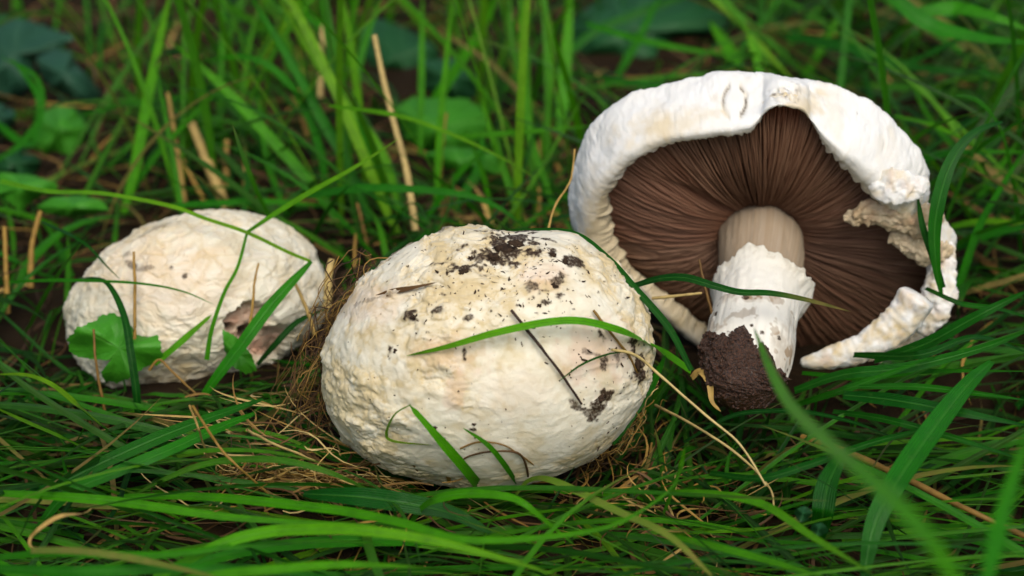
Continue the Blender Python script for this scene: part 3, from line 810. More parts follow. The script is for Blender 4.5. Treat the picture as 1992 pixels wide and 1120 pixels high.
    # ---- torn flesh where the rim is ripped
    def lump(name, pts, rad_px, mat, amp, seed, tanv, label=None, rings=0.0, par=root, flat=0.7, cut=False):
        sp = spline(np.array(pts, float), 70)
        rd = np.interp(np.linspace(0, 1, 70), np.linspace(0, 1, len(rad_px)), rad_px) * 0.000218
        C = P(sp[:, 0], sp[:, 1], sp[:, 2]); T = np.gradient(C, axis=0); T /= np.linalg.norm(T, axis=1)[:, None]
        vv = CAM - C; vv /= np.linalg.norm(vv, axis=1)[:, None]
        SX = np.cross(T, vv); SX /= np.linalg.norm(SX, axis=1)[:, None]; SY = np.cross(SX, T)
        a = np.linspace(0, 2 * math.pi, 72, endpoint=False)
        tt = np.linspace(0, 1, 70)
        endc = np.sqrt(np.clip(1 - (1 - np.clip(tt / 0.06, 0, 1)) ** 2, 0, 1)) * np.sqrt(np.clip(1 - (1 - np.clip((1 - tt) / (0.025 if cut else 0.06), 0, 1)) ** 2, 0, 1))
        Rm = (rd * endc)[None, :] * np.ones((72, 1))
        Rm = Rm * (1 + rings * np.sin(tt * 75 + 2 * np.sin(tt * 17))[None, :] * endc[None, :])
        V = C[None] + (np.cos(a)[:, None, None] * SX[None] + flat * np.sin(a)[:, None, None] * SY[None]) * Rm[..., None]
        V = V.reshape(-1, 3); Q = V * 1000
        ctr = np.broadcast_to(C[None], (72, 70, 3)).reshape(-1, 3)
        N = V - ctr; N /= np.linalg.norm(N, axis=1)[:, None] + 1e-9
        hh = amp * (fbm(Q / 5, 4, seed) + 0.6 * fbm(Q / 2, 3, seed + 9))
        V = V + N * (hh * 0.001 * np.tile(endc, 72))[:, None]
        z = np.zeros(len(V))
        o = mesh_obj(name, V, grid_faces(72, 70, True), mat, par, dict(tan=np.clip(tanv + 0.6 * fbm(Q / 4, 3, seed + 5), 0, .9), pink=np.clip(.25 * fbm(Q / 6, 2, seed + 6), 0, .5), dirt_shade=z, gray=z))
        if label: o['label'] = label
        return o
    lump('torn_flesh', [(1640, 424, .842), (1690, 412, .838), (1740, 420, .838), (1790, 428, .840), (1825, 440, .846)], [12, 22, 27, 34, 26], M_TORN, 2.0, 601, .25, 'torn tan flesh where the cap rim is ripped')
    lump('torn_flesh', [(1730, 455, .846), (1775, 475, .846), (1815, 490, .848), (1845, 480, .855)], [16, 26, 28, 18], M_TORN, 1.6, 621, .12)
    lump('rim_roll', [(1556, 706, .842), (1610, 697, .838), (1670, 680, .836), (1722, 650, .834), (1762, 612, .832), (1788, 572, .829)], [11, 20, 27, 32, 36, 37], M_CAPW, 0.55, 641, .32, 'inrolled lower cap edge ending in a pale cut face', rings=0.028, flat=0.85, cut=True)
    lump('rim_shard', [(1785, 648, .858), (1815, 605, .856), (1830, 555, .855), (1832, 505, .855), (1848, 468, .856)], [20, 34, 34, 26, 15], M_CAPW, 1.2, 661, .18, flat=.5)
    lump('rim_flap', [(1690, 350, .826), (1735, 362, .822), (1775, 362, .822), (1808, 352, .826)], [18, 34, 30, 8], M_CAPW, 0.9, 681, .12, flat=.4)
build_right()

# ------------------------------------------------------------------ ribbons: grass blades and straws traced from the photograph
def taper(kind, n):
    t = np.linspace(0, 1, n)
    if kind == 'blade':  return np.clip(np.minimum(1, 0.62 + 1.6 * t), 0, 1) * np.clip(1 - t ** 3.2, 0, 1) ** 0.75 + 0.02
    if kind == 'both':   return np.sin(math.pi * np.clip(t * 0.96 + 0.02, 0, 1)) ** 0.5
    if kind == 'even':   return np.minimum(1, 0.85 + 0.3 * np.sin(t * 5)) * np.clip((1 - t) * 14, 0.25, 1)
    if kind == 'stalk':  return 1 - 0.45 * t
    return np.ones(n)

def depths(spec, x, y):
    mode = spec[0]; n = len(x); t = np.linspace(0, 1, n)
    if mode == 'd': return np.interp(t, np.linspace(0, 1, len(spec) - 1), spec[1:])
    if mode == 'z': return gd(y, np.interp(t, np.linspace(0, 1, len(spec) - 1), spec[1:]))
    B = BM if mode == 'mid' else BL
    return B.depth(x, y) - np.interp(t, np.linspace(0, 1, len(spec) - 1), spec[1:])

def ribbon_mesh(pts, dspec, wpx, tp='blade', twist=0.0, fold=0.22, n=44, face=0.55):
    x, y = np.array([p[0] for p in pts], float), np.array([p[1] for p in pts], float)
    sp2 = spline(np.column_stack([x, y]), n)
    d = depths(dspec, sp2[:, 0], sp2[:, 1])
    if len(d) > 8:
        for _ in range(3): d[1:-1] = (d[:-2] + 2 * d[1:-1] + d[2:]) / 4
    C = P(sp2[:, 0], sp2[:, 1], d)
    T = np.gradient(C, axis=0); T /= np.linalg.norm(T, axis=1)[:, None] + 1e-12
    vv = CAM - C; vv /= np.linalg.norm(vv, axis=1)[:, None]
    nrm = vv * face + np.array([0, 0, 1.0]) * (1 - face)
    S = np.cross(T, nrm); S /= np.linalg.norm(S, axis=1)[:, None] + 1e-12
    Nn = np.cross(S, T)
    tw = np.linspace(-.5, .5, n) * twist + 0.18 * np.sin(np.linspace(0, 5, n) + random.uniform(0, 6))
    S2 = S * np.cos(tw)[:, None] + Nn * np.sin(tw)[:, None]; N2 = np.cross(S2, T)
    wd = 0.5 * wpx * d / FPX * taper(tp, n) * 1.08
    V, UV = [], []
    for u, fo in ((-1, 0), (-.5, .6), (0, 1), (.5, .6), (1, 0)):
        V.append(C + S2 * (wd * u)[:, None] - N2 * (wd * fold * fo)[:, None])
        UV.append(np.stack([np.full(n, u * .5 + .5), np.linspace(0, 1, n)], -1))
    V = np.stack(V, 1).reshape(-1, 3); UV = np.stack(UV, 1).reshape(-1, 2)
    return V, grid_faces(n, 5), UV, n

HERO_PX = []
def blade(label, pts, dspec, wpx, hue=0.6, tp='blade', twist=0.4, dry=0.0, drytip=0.0, group=None, face=0.55, fold=0.22):
    V, F, UV, n = ribbon_mesh(pts, dspec, wpx, tp, twist, fold, face=face)
    t = np.repeat(np.linspace(0, 1, n), 5)
    at = dict(hue=np.clip(hue + 0.12 * (t - .5) + 0 * t, 0, 1), dry=np.clip(dry + drytip * ss(.6, 1, t), 0, 1))
    o = mesh_obj('grass_blade', V, F, M_GRASS, None, at, UV)
    tag(o, label, 'grass blade', group)
    return o

def tube_px(pts, dspec, wpx, n=36, na=7, tap=None, seed=0, wob=0.0):
    x = np.array([p[0] for p in pts], float); y = np.array([p[1] for p in pts], float)
    sp2 = spline(np.column_stack([x, y]), n)
    d = depths(dspec, sp2[:, 0], sp2[:, 1])
    C = P(sp2[:, 0], sp2[:, 1], d)
    C += wob * 0.001 * np.stack([vnoise(np.stack([np.arange(n) * .35, 0 * d + seed, 0 * d + k], -1), 5) for k in range(3)], -1)
    T = np.gradient(C, axis=0); T /= np.linalg.norm(T, axis=1)[:, None] + 1e-12
    S = np.cross(T, UPV + 0.01 * FWD); S /= np.linalg.norm(S, axis=1)[:, None] + 1e-12; B = np.cross(S, T)
    r = 0.5 * wpx * d / FPX * (tap if tap is not None else np.linspace(1, .7, n))
    r = r * (1 + 0.12 * vnoise(np.stack([np.arange(n) * .5, 0 * d + seed, 0 * d], -1), 9))
    a = np.linspace(0, 2 * math.pi, na, endpoint=False)
    V = C[None] + (np.cos(a)[:, None, None] * S[None] + np.sin(a)[:, None, None] * B[None]) * r[None, :, None]
    cap0 = grid_faces(na, n, True)
    return V.reshape(-1, 3), cap0, n

def straw(label, pts, dspec, wpx, hue=0.7, group=None, name='straw_stalk', cat='straw', flat=False, mat=None):
    if flat:
        V, F, UV, n = ribbon_mesh(pts, dspec, wpx, 'even', 0.8, 0.3)
        o = mesh_obj(name, V, F, mat or M_STRAW, None, dict(hue=np.full(len(V), hue)), UV)
    else:
        V, F, n = tube_px(pts, dspec, wpx, seed=len(pts) * 3.3 + pts[0][0] * .01, wob=0.12)
        o = mesh_obj(name, V, F, mat or M_STRAW, None, dict(hue=np.full(len(V), hue)))
    tag(o, label, cat, group)
    return o

# --- on and around the middle cap
blade('broad grass blade lying across the middle cap, ending in a fine point on it', [(1345, 722), (1300, 690), (1250, 660), (1200, 640), (1130, 624), (1060, 627), (960, 648), (870, 674), (790, 692)], ('mid', .004, .012, .010, .008, .005, .002), 19, .80, twist=.5)
blade('stiff folded blade standing against the lower front of the domed cap', [(942, 958), (905, 912), (860, 860), (797, 788)], ('mid', .010, .012, .012), 18, .72, 'even', twist=.2, face=.95)
blade('thin curled grass tip hooked over the lower front of the domed cap', [(798, 787), (768, 806), (752, 842), (766, 858), (842, 866)], ('mid', .012, .011, .009, .006, .004), 6, .9, dry=.15, drytip=.3)
blade('narrow blade leaning on the base of the domed cap, beside curled brown fibres', [(1006, 940), (975, 895), (945, 862), (900, 832)], ('mid', .008, .008, .006), 10, .65, face=.95)
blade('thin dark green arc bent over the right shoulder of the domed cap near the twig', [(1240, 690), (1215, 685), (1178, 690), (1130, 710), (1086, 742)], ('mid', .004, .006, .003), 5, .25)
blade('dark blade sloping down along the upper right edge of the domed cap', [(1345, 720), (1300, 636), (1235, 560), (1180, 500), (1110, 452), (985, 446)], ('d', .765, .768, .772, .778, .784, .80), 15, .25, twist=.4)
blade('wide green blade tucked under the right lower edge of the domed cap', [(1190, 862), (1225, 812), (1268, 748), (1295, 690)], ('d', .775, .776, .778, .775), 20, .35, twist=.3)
straw('straight dark brown twig stuck to the front of the domed cap', [(994, 603), (1040, 660), (1090, 725), (1131, 786)], ('mid', .0028, .0028, .0028), 7, .05, name='twig', cat='twig', mat=M_TWIG)
straw('flat brown bark sliver on the left shoulder of the domed cap', [(716, 587), (760, 568), (800, 560), (850, 549)], ('mid', .002, .0022, .0022), 11, .32, name='bark_sliver', cat='bark', flat=True)
straw('short dry stem lying on the right side of the domed cap', [(1154, 603), (1182, 640), (1222, 690), (1240, 725)], ('mid', .003, .003, .003), 6, .5)
straw('thin pale stalk running from the domed cap down over the dark grass', [(1190, 680), (1235, 690), (1290, 735), (1370, 805), (1440, 865), (1490, 945)], ('d', .742, .752, .752, .748, .74, .73), 6, .92)
straw('thin pale stalk arching out of the litter beside the soiled stem', [(1275, 788), (1340, 822), (1410, 865), (1470, 915), (1500, 955), (1505, 990)], ('z', .02, .03, .035, .03, .02, .01), 6, .85)
straw('short dark straw standing against the foot of the domed cap', [(818, 925), (800, 895), (776, 860)], ('mid', .005, .004, .003), 6, .4)
straw('stubby orange straw at the foot of the domed cap', [(880, 950), (872, 928), (867, 905)], ('mid', .006, .005, .004), 11, .62)
straw('brown curled root fibre looping at the foot of the domed cap', [(1028, 935), (1022, 900), (1005, 880), (960, 878), (920, 885), (880, 905)], ('mid', .006, .006, .004), 5, .2, cat='fibre', name='root_fibre')
straw('thin tan fibre looping above another at the foot of the domed cap', [(895, 872), (930, 860), (975, 864), (1010, 884), (1075, 932)], ('mid', .004, .004, .004), 4, .45, cat='fibre', name='root_fibre')

# --- left mushroom and what crosses it
blade('long bright culm sagging over the top of the holed mushroom cap', [(0, 352), (95, 372), (200, 376), (330, 400), (400, 425), (480, 452), (560, 490), (604, 508)], ('d', .90, .88, .868, .86, .855, .85, .85), 11, .88, 'stalk', twist=.2)
blade('bright side leaf rising from a culm node above the holed cap', [(480, 452), (540, 412), (600, 375), (690, 325), (778, 268)], ('d', .855, .85, .85, .86), 10, .85)
blade('thin straight stem hanging from the culm node over the holed cap', [(402, 700), (412, 640), (436, 570), (462, 520), (480, 455)], ('d', .842, .84, .845, .855), 9, .72, 'stalk')
blade('wide grey green blade leaning over the hole in the cap', [(375, 800), (420, 735), (470, 670), (530, 590), (606, 508)], ('d', .838, .834, .834, .838, .845), 24, .5, 'both', twist=.3)
blade('dark bluish blade arching down in front of the lobed leaf', [(270, 840), (266, 770), (255, 690), (240, 610), (205, 548), (150, 540)], ('d', .828, .822, .822, .828, .838, .86), 15, .12, 'blade', twist=.4)
blade('thin blade stretched level across the front of the holed cap', [(20, 548), (120, 545), (260, 550), (350, 565), (416, 592)], ('d', .86, .85, .84, .84, .843), 7, .55)
blade('flat pale green blade sloping behind the lobed leaf on the holed cap', [(300, 708), (340, 675), (380, 640), (412, 612)], ('d', .842, .84, .84, .845), 13, .8, 'even')
blade('dark blade curving behind the foot of the holed cap', [(500, 710), (535, 670), (580, 625), (640, 598)], ('d', .855, .85, .853, .86), 12, .1)
blade('thin dark blade curling over the left shoulder of the holed cap', [(80, 430), (160, 470), (210, 520), (235, 545)], ('d', .90, .87, .86, .85), 6, .2)
straw('broken straw standing upright before the holed cap', [(262, 690), (262, 600), (262, 540), (260, 490)], ('d', .842, .842, .845, .85), 8, .6)
straw('thin orange straw leaning on the lobed leaf', [(210, 830), (196, 760), (186, 700), (182, 640)], ('d', .832, .828, .826, .826), 7, .45)
straw('short straw poking up beside the hole in the cap', [(485, 640), (492, 590), (495, 550), (503, 512)], ('d', .842, .844, .846, .85), 6, .62)
straw('pale straw resting on the right flank of the holed cap', [(612, 650), (600, 610), (585, 575), (572, 545)], ('d', .858, .855, .855, .855), 9, .75)
straw('frayed pale straw stump between the two domed caps', [(636, 600), (638, 560), (640, 530), (645, 505)], ('d', .868, .868, .868, .87), 20, .85)
straw('tan straw bent below the lobed leaf', [(290, 720), (310, 700), (340, 728), (380, 765)], ('d', .838, .836, .835, .836), 6, .5)

# --- right mushroom
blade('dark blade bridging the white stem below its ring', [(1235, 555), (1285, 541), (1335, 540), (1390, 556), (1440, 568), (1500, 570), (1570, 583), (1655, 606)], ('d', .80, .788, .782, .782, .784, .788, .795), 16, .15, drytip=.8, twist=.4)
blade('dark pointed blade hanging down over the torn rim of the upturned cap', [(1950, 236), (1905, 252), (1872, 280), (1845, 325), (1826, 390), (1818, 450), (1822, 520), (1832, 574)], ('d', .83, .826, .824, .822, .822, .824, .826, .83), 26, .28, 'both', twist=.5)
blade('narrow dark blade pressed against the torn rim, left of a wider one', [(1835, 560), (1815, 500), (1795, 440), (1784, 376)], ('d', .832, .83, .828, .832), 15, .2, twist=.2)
blade('out of focus bright blade slanting low over the right foreground', [(1870, 1150), (1810, 1050), (1720, 955), (1610, 860), (1540, 790), (1500, 720), (1466, 636)], ('d', .42, .43, .45, .48, .54, .61, .67), 33, .74, 'blade', twist=.3)
blade('wide dark blade bent steeply up from the lower right grass', [(1680, 1130), (1700, 1025), (1738, 945), (1806, 845), (1880, 750), (1930, 702)], ('d', .695, .70, .705, .72, .745, .77), 44, .35, 'both', twist=.4)
blade('blurred blade rising at the right border of the grass', [(1915, 1150), (1945, 1020), (1975, 920), (2010, 820)], ('d', .50, .51, .52, .53), 30, .55)
blade('thin blue green arc low in the dark grass before the soiled stem', [(1330, 860), (1420, 810), (1504, 799), (1580, 803), (1674, 826), (1775, 868)], ('z', .02, .035, .04, .04, .035, .02), 9, .12)
blade('bright kinked blade crossing the lower right litter', [(1305, 957), (1391, 960), (1489, 983), (1580, 1043), (1700, 1118)], ('z', .02, .035, .04, .045, .05), 17, .8)
blade('bright blade low across the bottom right litter', [(1300, 1040), (1380, 1060), (1466, 1082), (1610, 1125)], ('z', .02, .03, .035, .04), 15, .75)
blade('short bright blade standing in the straw right of the domed cap', [(1290, 1000), (1310, 950), (1325, 905), (1333, 868)], ('z', .02, .035, .05, .06), 13, .75)
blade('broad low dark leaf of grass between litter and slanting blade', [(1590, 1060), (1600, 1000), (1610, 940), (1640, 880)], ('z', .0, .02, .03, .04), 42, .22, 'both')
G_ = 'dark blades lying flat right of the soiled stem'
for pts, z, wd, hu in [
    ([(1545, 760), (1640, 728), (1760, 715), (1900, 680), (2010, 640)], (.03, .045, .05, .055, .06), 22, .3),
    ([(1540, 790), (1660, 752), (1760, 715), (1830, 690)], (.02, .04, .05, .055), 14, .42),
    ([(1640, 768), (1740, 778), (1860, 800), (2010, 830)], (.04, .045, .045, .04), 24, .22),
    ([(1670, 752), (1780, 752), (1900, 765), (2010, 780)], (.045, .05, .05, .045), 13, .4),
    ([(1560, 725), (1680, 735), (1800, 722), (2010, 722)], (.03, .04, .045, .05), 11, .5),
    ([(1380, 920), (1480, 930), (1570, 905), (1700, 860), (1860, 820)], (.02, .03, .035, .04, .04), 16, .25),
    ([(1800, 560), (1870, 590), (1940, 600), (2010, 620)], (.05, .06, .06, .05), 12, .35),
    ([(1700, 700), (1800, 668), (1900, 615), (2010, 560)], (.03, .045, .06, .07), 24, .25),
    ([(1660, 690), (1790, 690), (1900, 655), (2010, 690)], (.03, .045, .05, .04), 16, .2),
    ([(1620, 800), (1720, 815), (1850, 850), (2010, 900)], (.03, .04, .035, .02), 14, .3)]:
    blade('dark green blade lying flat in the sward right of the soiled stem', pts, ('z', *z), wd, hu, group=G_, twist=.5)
straw('long brown reed lying on the dark lower right ground', [(1560, 850), (1660, 885), (1760, 930), (1880, 990), (2010, 1050)], ('z', .012, .016, .018, .016, .012), 15, .5)
straw('curled tan dead leaf strip hanging beside the soiled stem', [(1345, 735), (1362, 722), (1380, 745), (1385, 780), (1402, 800)], ('d', .80, .795, .79, .79, .79), 12, .72, flat=True, name='dead_leaf', cat='dead leaf')
straw('pale broken straws poking up left of the white stem', [(1268, 580), (1320, 575), (1365, 570)], ('d', .81, .808, .806), 7, .85)
straw('thin brown straw upright in the shade left of the white stem', [(1385, 610), (1372, 560), (1360, 505)], ('d', .815, .815, .818), 6, .4)
straw('thin tan stem standing against the left edge of the upturned cap', [(1065, 450), (1080, 400), (1110, 350), (1118, 290)], ('d', .83, .835, .84, .845), 5, .7)

# --- foreground left and centre
FG_N = [0]; AR_N = [0]
F_ = 'long bright blades lying flat across the foreground'
for pts, z, wd, hu in [
    ([(-20, 958), (120, 966), (250, 978), (430, 1004), (600, 1016), (760, 1020)], (.03, .035, .035, .035, .035, .03), 17, .7),
    ([(240, 966), (400, 966), (600, 985), (705, 1000), (797, 1021), (892, 1048), (1022, 1048), (1162, 1030), (1240, 998), (1310, 945), (1332, 885)], (.02, .03, .035, .04, .045, .045, .05, .06), 17, .7),
    ([(300, 1125), (420, 1062), (510, 1036), (600, 1029), (705, 1031), (846, 1052), (1004, 1094), (1100, 1125)], (.03, .04, .045, .05, .05, .045, .04), 22, .82),
    ([(-20, 1085), (120, 1075), (300, 1080), (480, 1060), (640, 1052), (760, 1060)], (.03, .04, .04, .04, .035, .03), 16, .6),
    ([(-20, 1105), (150, 1112), (330, 1105), (520, 1112), (700, 1128)], (.04, .045, .045, .04, .04), 22, .45),
    ([(330, 1128), (500, 1110), (660, 1098), (840, 1104)], (.04, .05, .05, .04), 18, .75)]:
    lb = {0: 'long level blade crossing the lower ends of the two parallel wide blades', 1: 'very long blade sweeping below the domed cap and curling up into the straw',
          2: 'broad bright blade arching in front of the wide bluish striped blade'}.get(FG_N[0], 'long green blade lying flat in the sward before the curled dry leaf ribbon')
    FG_N[0] += 1
    blade(lb, pts, ('z', *z), wd, hu, group=F_, twist=.6)
blade('arched bright blade in front of the foot of the domed cap', [(798, 1018), (828, 981), (874, 964), (934, 960), (1004, 971), (1060, 1012), (1120, 1062)], ('z', .012, .03, .036, .04, .04, .03, .02), 17, .7)
blade('wide bluish striped blade lying before the domed cap', [(590, 960), (700, 966), (800, 980), (880, 998), (955, 1036)], ('z', .02, .024, .024, .02, .012), 38, .18, 'both', fold=.12)
blade('yellowing mottled blade arching right of the domed cap base', [(1004, 962), (1029, 934), (1067, 932), (1127, 957), (1197, 992), (1300, 1041), (1385, 1120)], ('z', .012, .028, .032, .036, .04, .04, .035), 17, .85, 'both', dry=.35, drytip=.35)
blade('pale grey green blade arching over the straw heap', [(735, 962), (650, 922), (560, 897), (480, 893), (400, 902), (320, 932), (232, 978)], ('z', .015, .03, .036, .036, .034, .028, .015), 14, .5, dry=.12)
blade('upper of two parallel wide blades left of the straw heap', [(15, 968), (110, 942), (220, 890), (320, 846), (420, 808), (512, 776)], ('z', .012, .022, .028, .032, .034, .034), 25, .3, 'both', fold=.16)
blade('lower of two parallel wide blades left of the straw heap', [(60, 1045), (130, 962), (230, 916), (330, 874), (420, 834), (495, 804)], ('z', .01, .024, .03, .034, .036, .036), 26, .42, 'both', fold=.16)
blade('lime green blade bending down at the left border', [(245, 860), (192, 822), (150, 786), (100, 747), (50, 729), (-15, 728)], ('z', .01, .03, .05, .06, .066, .066), 11, .95)
blade('straight lime blade below the bent one at the left border', [(190, 884), (120, 850), (60, 824), (-15, 790)], ('z', .01, .028, .04, .05), 9, .85)
straw('curled dry tan leaf ribbon in the left foreground', [(182, 984), (165, 997), (120, 1003), (90, 1018), (62, 1042), (58, 1060), (75, 1072)], ('z', .03, .04, .045, .045, .045, .04, .04), 8, .72, flat=True, name='dead_leaf', cat='dead leaf')
blade('half withered brownish blade across the lower left sward', [(60, 1070), (160, 1072), (280, 1090), (430, 1125)], ('z', .045, .05, .05, .045), 14, .6, 'even', dry=.55)
straw('bent straw propped on the wide blades near the heap', [(368, 788), (385, 830), (402, 885)], ('z', .06, .05, .03), 5, .75)
straw('brown forked straw leaning over the straw heap', [(375, 790), (420, 860), (450, 895), (530, 968)], ('z', .06, .045, .035, .015), 6, .6)
straw('pale straw slanting into the straw heap from the blade tips', [(480, 836), (530, 862), (575, 880), (612, 896)], ('z', .045, .035, .028, .02), 6, .85)

# --- background blades
def up(label, pts, wd, hu, yroot=None, lean=0.0, group=None, **kw):
    d0 = gd(yroot if yroot else pts[0][1] + 30)
    blade(label, pts, ('d', d0, d0 + lean), wd, hu, group=group, **kw)
UPL = ['broad bright blade standing beside the thick tan stubble', 'broad blade slanting down to the stubble behind the holed cap', 'long bright blade slanting beside the tall pale straw', 'pale blade arching over behind the holed cap', 'darker long blade slanting left of the tall pale straw', 'straight narrow blade standing right of the tall pale straw', None, 'slender blade rising beside the left edge of the upturned cap', 'pointed blade leaning toward the bright lobed leaf', None, 'long dark blade leaning in front of the round dark leaf', 'short pointed blade tip rising behind the top of the upturned cap']
UPL_USED = []
B_ = 'upright grass blades behind the mushrooms'
for pts, wd, hu, yr in [
    ([(240, 415), (262, 330), (282, 220), (310, 80), (332, -20)], 20, .78, 430),
    ([(655, 430), (600, 352), (520, 262), (430, 165), (335, 82)], 21, .7, 450),
    ([(780, 420), (745, 302), (680, 212), (600, 95), (535, -20)], 17, .85, 440),
    ([(640, 400), (622, 290), (585, 195), (530, 132), (470, 110), (390, 120)], 16, .5, 420),
    ([(720, 430), (680, 330), (625, 230), (560, 110), (480, -20)], 20, .45, 440),
    ([(848, 400), (858, 230), (870, 100), (882, -20)], 13, .75, 420),
    ([(818, 300), (820, 150), (822, -20)], 12, .7, 330),
    ([(1085, 430), (1060, 350), (1032, 262), (1016, 130), (1014, -20)], 13, .7, 450),
    ([(1025, 460), (1000, 385), (962, 275), (932, 180)], 15, .72, 470),
    ([(1090, 260), (1098, 150), (1112, -20)], 24, .72, 300),
    ([(1340, -10), (1230, 30), (1160, 60), (1100, 110), (1035, 180)], 20, .35, 200),
    ([(1480, 150), (1468, 100), (1450, 48)], 15, .8, 330),
    ([(245, 395), (290, 320), (360, 240), (450, 150)], 12, .6, 420),
    ([(820, 230), (870, 160), (940, 50), (970, -20)], 22, .65, 250),
    ([(690, 250), (700, 120), (745, -20)], 14, .6, 280),
    ([(640, 60), (600, 30), (585, -20)], 18, .6, 240),
    ([(1440, 150), (1420, 100), (1380, 40)], 24, .7, 230),
    ([(1565, 150), (1600, 90), (1640, 20)], 16, .7, 230),
    ([(1900, 330), (1850, 280), (1800, 215), (1760, 120)], 10, .6, 400),
    ([(880, 410), (930, 330), (940, 250)], 18, .5, 430),
    ([(760, 430), (735, 380), (715, 290), (690, 200)], 14, .5, 440),
    ([(560, 420), (525, 330), (510, 250), (500, 170)], 12, .6, 430),
    ([(820, 440), (860, 380), (900, 330), (960, 280)], 13, .55, 450),
    ([(960, 440), (940, 340), (905, 250)], 10, .65, 450),
    ([(1200, 150), (1250, 60), (1290, -20)], 16, .5, 210),
    ([(1820, 640), (1870, 540), (1910, 430), (2000, 280)], 15, .5, 620),
    ([(1880, 420), (1930, 350), (1990, 260)], 13, .6, 450)]:
    _k = len(UPL_USED); UPL_USED.append(1)
    lb = UPL[_k] if _k < len(UPL) else None
    up(lb or 'upright green grass blade growing behind the mushrooms', pts, wd, hu, yr, group=B_, lean=random.uniform(-.03, .03))
A_ = 'blades arching level behind the mushrooms'
for pts, dd, wd, hu in [
    ([(640, 205), (780, 226), (900, 270), (1000, 320), (1045, 350)], (.95, .94, .93, .92), 8, .85),
    ([(600, 380), (720, 365), (880, 375), (960, 398), (1020, 440)], (.95, .93, .92, .92), 18, .42),
    ([(880, 265), (1000, 258), (1090, 250), (1160, 243)], (1.0, .99, .98, .97), 11, .7),
    ([(1140, 45), (1220, 70), (1340, 96), (1500, 115)], (1.15, 1.13, 1.12, 1.1), 12, .6),
    ([(1725, -20), (1800, 42), (1900, 72), (2010, 84)], (1.0, 1.0, .99, .98), 28, .5),
    ([(1780, 25), (1860, 15), (1940, 35), (2010, 62)], (1.02, 1.02, 1.0, 1.0), 26, .6),
    ([(1740, 225), (1820, 245), (1900, 285), (1925, 300)], (.98, .96, .95, .95), 9, .8),
    ([(1760, 320), (1850, 298), (1940, 295), (2010, 296)], (.98, .96, .95, .95), 14, .55),
    ([(1640, 120), (1740, 130), (1860, 80), (2010, 20)], (1.1, 1.1, 1.08, 1.05), 14, .3),
    ([(1530, 70), (1640, 90), (1780, 130), (2010, 150)], (1.15, 1.12, 1.1, 1.1), 22, .3),
    ([(-20, 230), (60, 280), (75, 190), (20, 110)], (1.1, 1.08, 1.08, 1.1), 15, .5),
    ([(-20, 320), (40, 280), (80, 220), (70, 150), (0, 110)], (1.05, 1.05, 1.05, 1.05), 12, .5),
    ([(160, 225), (260, 200), (400, 190), (520, 215)], (1.1, 1.1, 1.1, 1.1), 9, .5),
    ([(330, 400), (420, 395), (520, 392), (640, 400)], (.98, .97, .97, .96), 14, .55),
    ([(1860, 480), (1920, 455), (2010, 440)], (.95, .94, .93), 22, .4),
    ([(1850, 440), (1920, 430), (2010, 436)], (.97, .96, .95), 14, .85)]:
    lb = {0: 'thin pale blade sloping behind the domed cap toward the upturned cap', 1: 'dark blade arching close behind the top of the domed cap', 2: 'level bright blade ending behind the left edge of the upturned cap',
          3: 'thin blade passing before the round dark leaf behind the upturned cap', 10: 'blade curling round beside the drooping blue green leaf', 13: 'level blade just behind the top of the holed cap'}.get(AR_N[0], 'green blade arching level through the grass behind the mushrooms')
    AR_N[0] += 1
    blade(lb, pts, ('d', *dd), wd, hu, group=A_)

S_ = 'dry upright straws behind the mushrooms'
straw('tall pale straw with a kinked node behind the two domed caps', [(808, 450), (792, 340), (768, 245), (748, 165), (728, 68)], ('d', .96, .97, .98, .98), 15, .85)
straw('thick tan stubble stalk behind the holed cap', [(440, 405), (418, 350), (395, 295), (372, 238)], ('d', 1.03, 1.03, 1.03, 1.03), 24, .78)
for pts, wd, hu, yr in [([(360, 400), (346, 300), (326, 180)], 11, .7, 420), ([(438, 365), (440, 320), (441, 272)], 15, .68, 400), ([(478, 410), (477, 350), (477, 290)], 11, .7, 420),
                        ([(622, 190), (625, 120), (628, 50)], 13, .85, 260), ([(402, 400), (370, 340), (350, 300)], 10, .65, 420), ([(855, 350), (860, 280), (868, 220)], 8, .6, 400),
                        ([(1050, 440), (1050, 400), (1048, 360)], 10, .66, 450), ([(600, 270), (585, 220), (570, 170)], 12, .6, 300), ([(690, 300), (670, 220), (655, 150)], 11, .6, 320),
                        ([(60, 560), (62, 480), (78, 410)], 13, .6, 600), ([(15, 610), (12, 530), (8, 440)], 11, .65, 620), ([(690, 520), (690, 480), (692, 455)], 7, .6, 560), ([(720, 500), (708, 450), (695, 395)], 8, .5, 520),
                        ([(1000, 150), (1010, 80), (1015, 10)], 20, .45, 220)]:
    dd = float(gd(yr)); straw('dry tan straw standing in the grass behind the mushrooms', pts, ('d', dd, dd + .005), wd, hu, group=S_)
straw('red brown stem among the leaves behind the holed cap', [(185, 290), (200, 220), (212, 160)], ('d', 1.13, 1.14, 1.15), 12, .25)

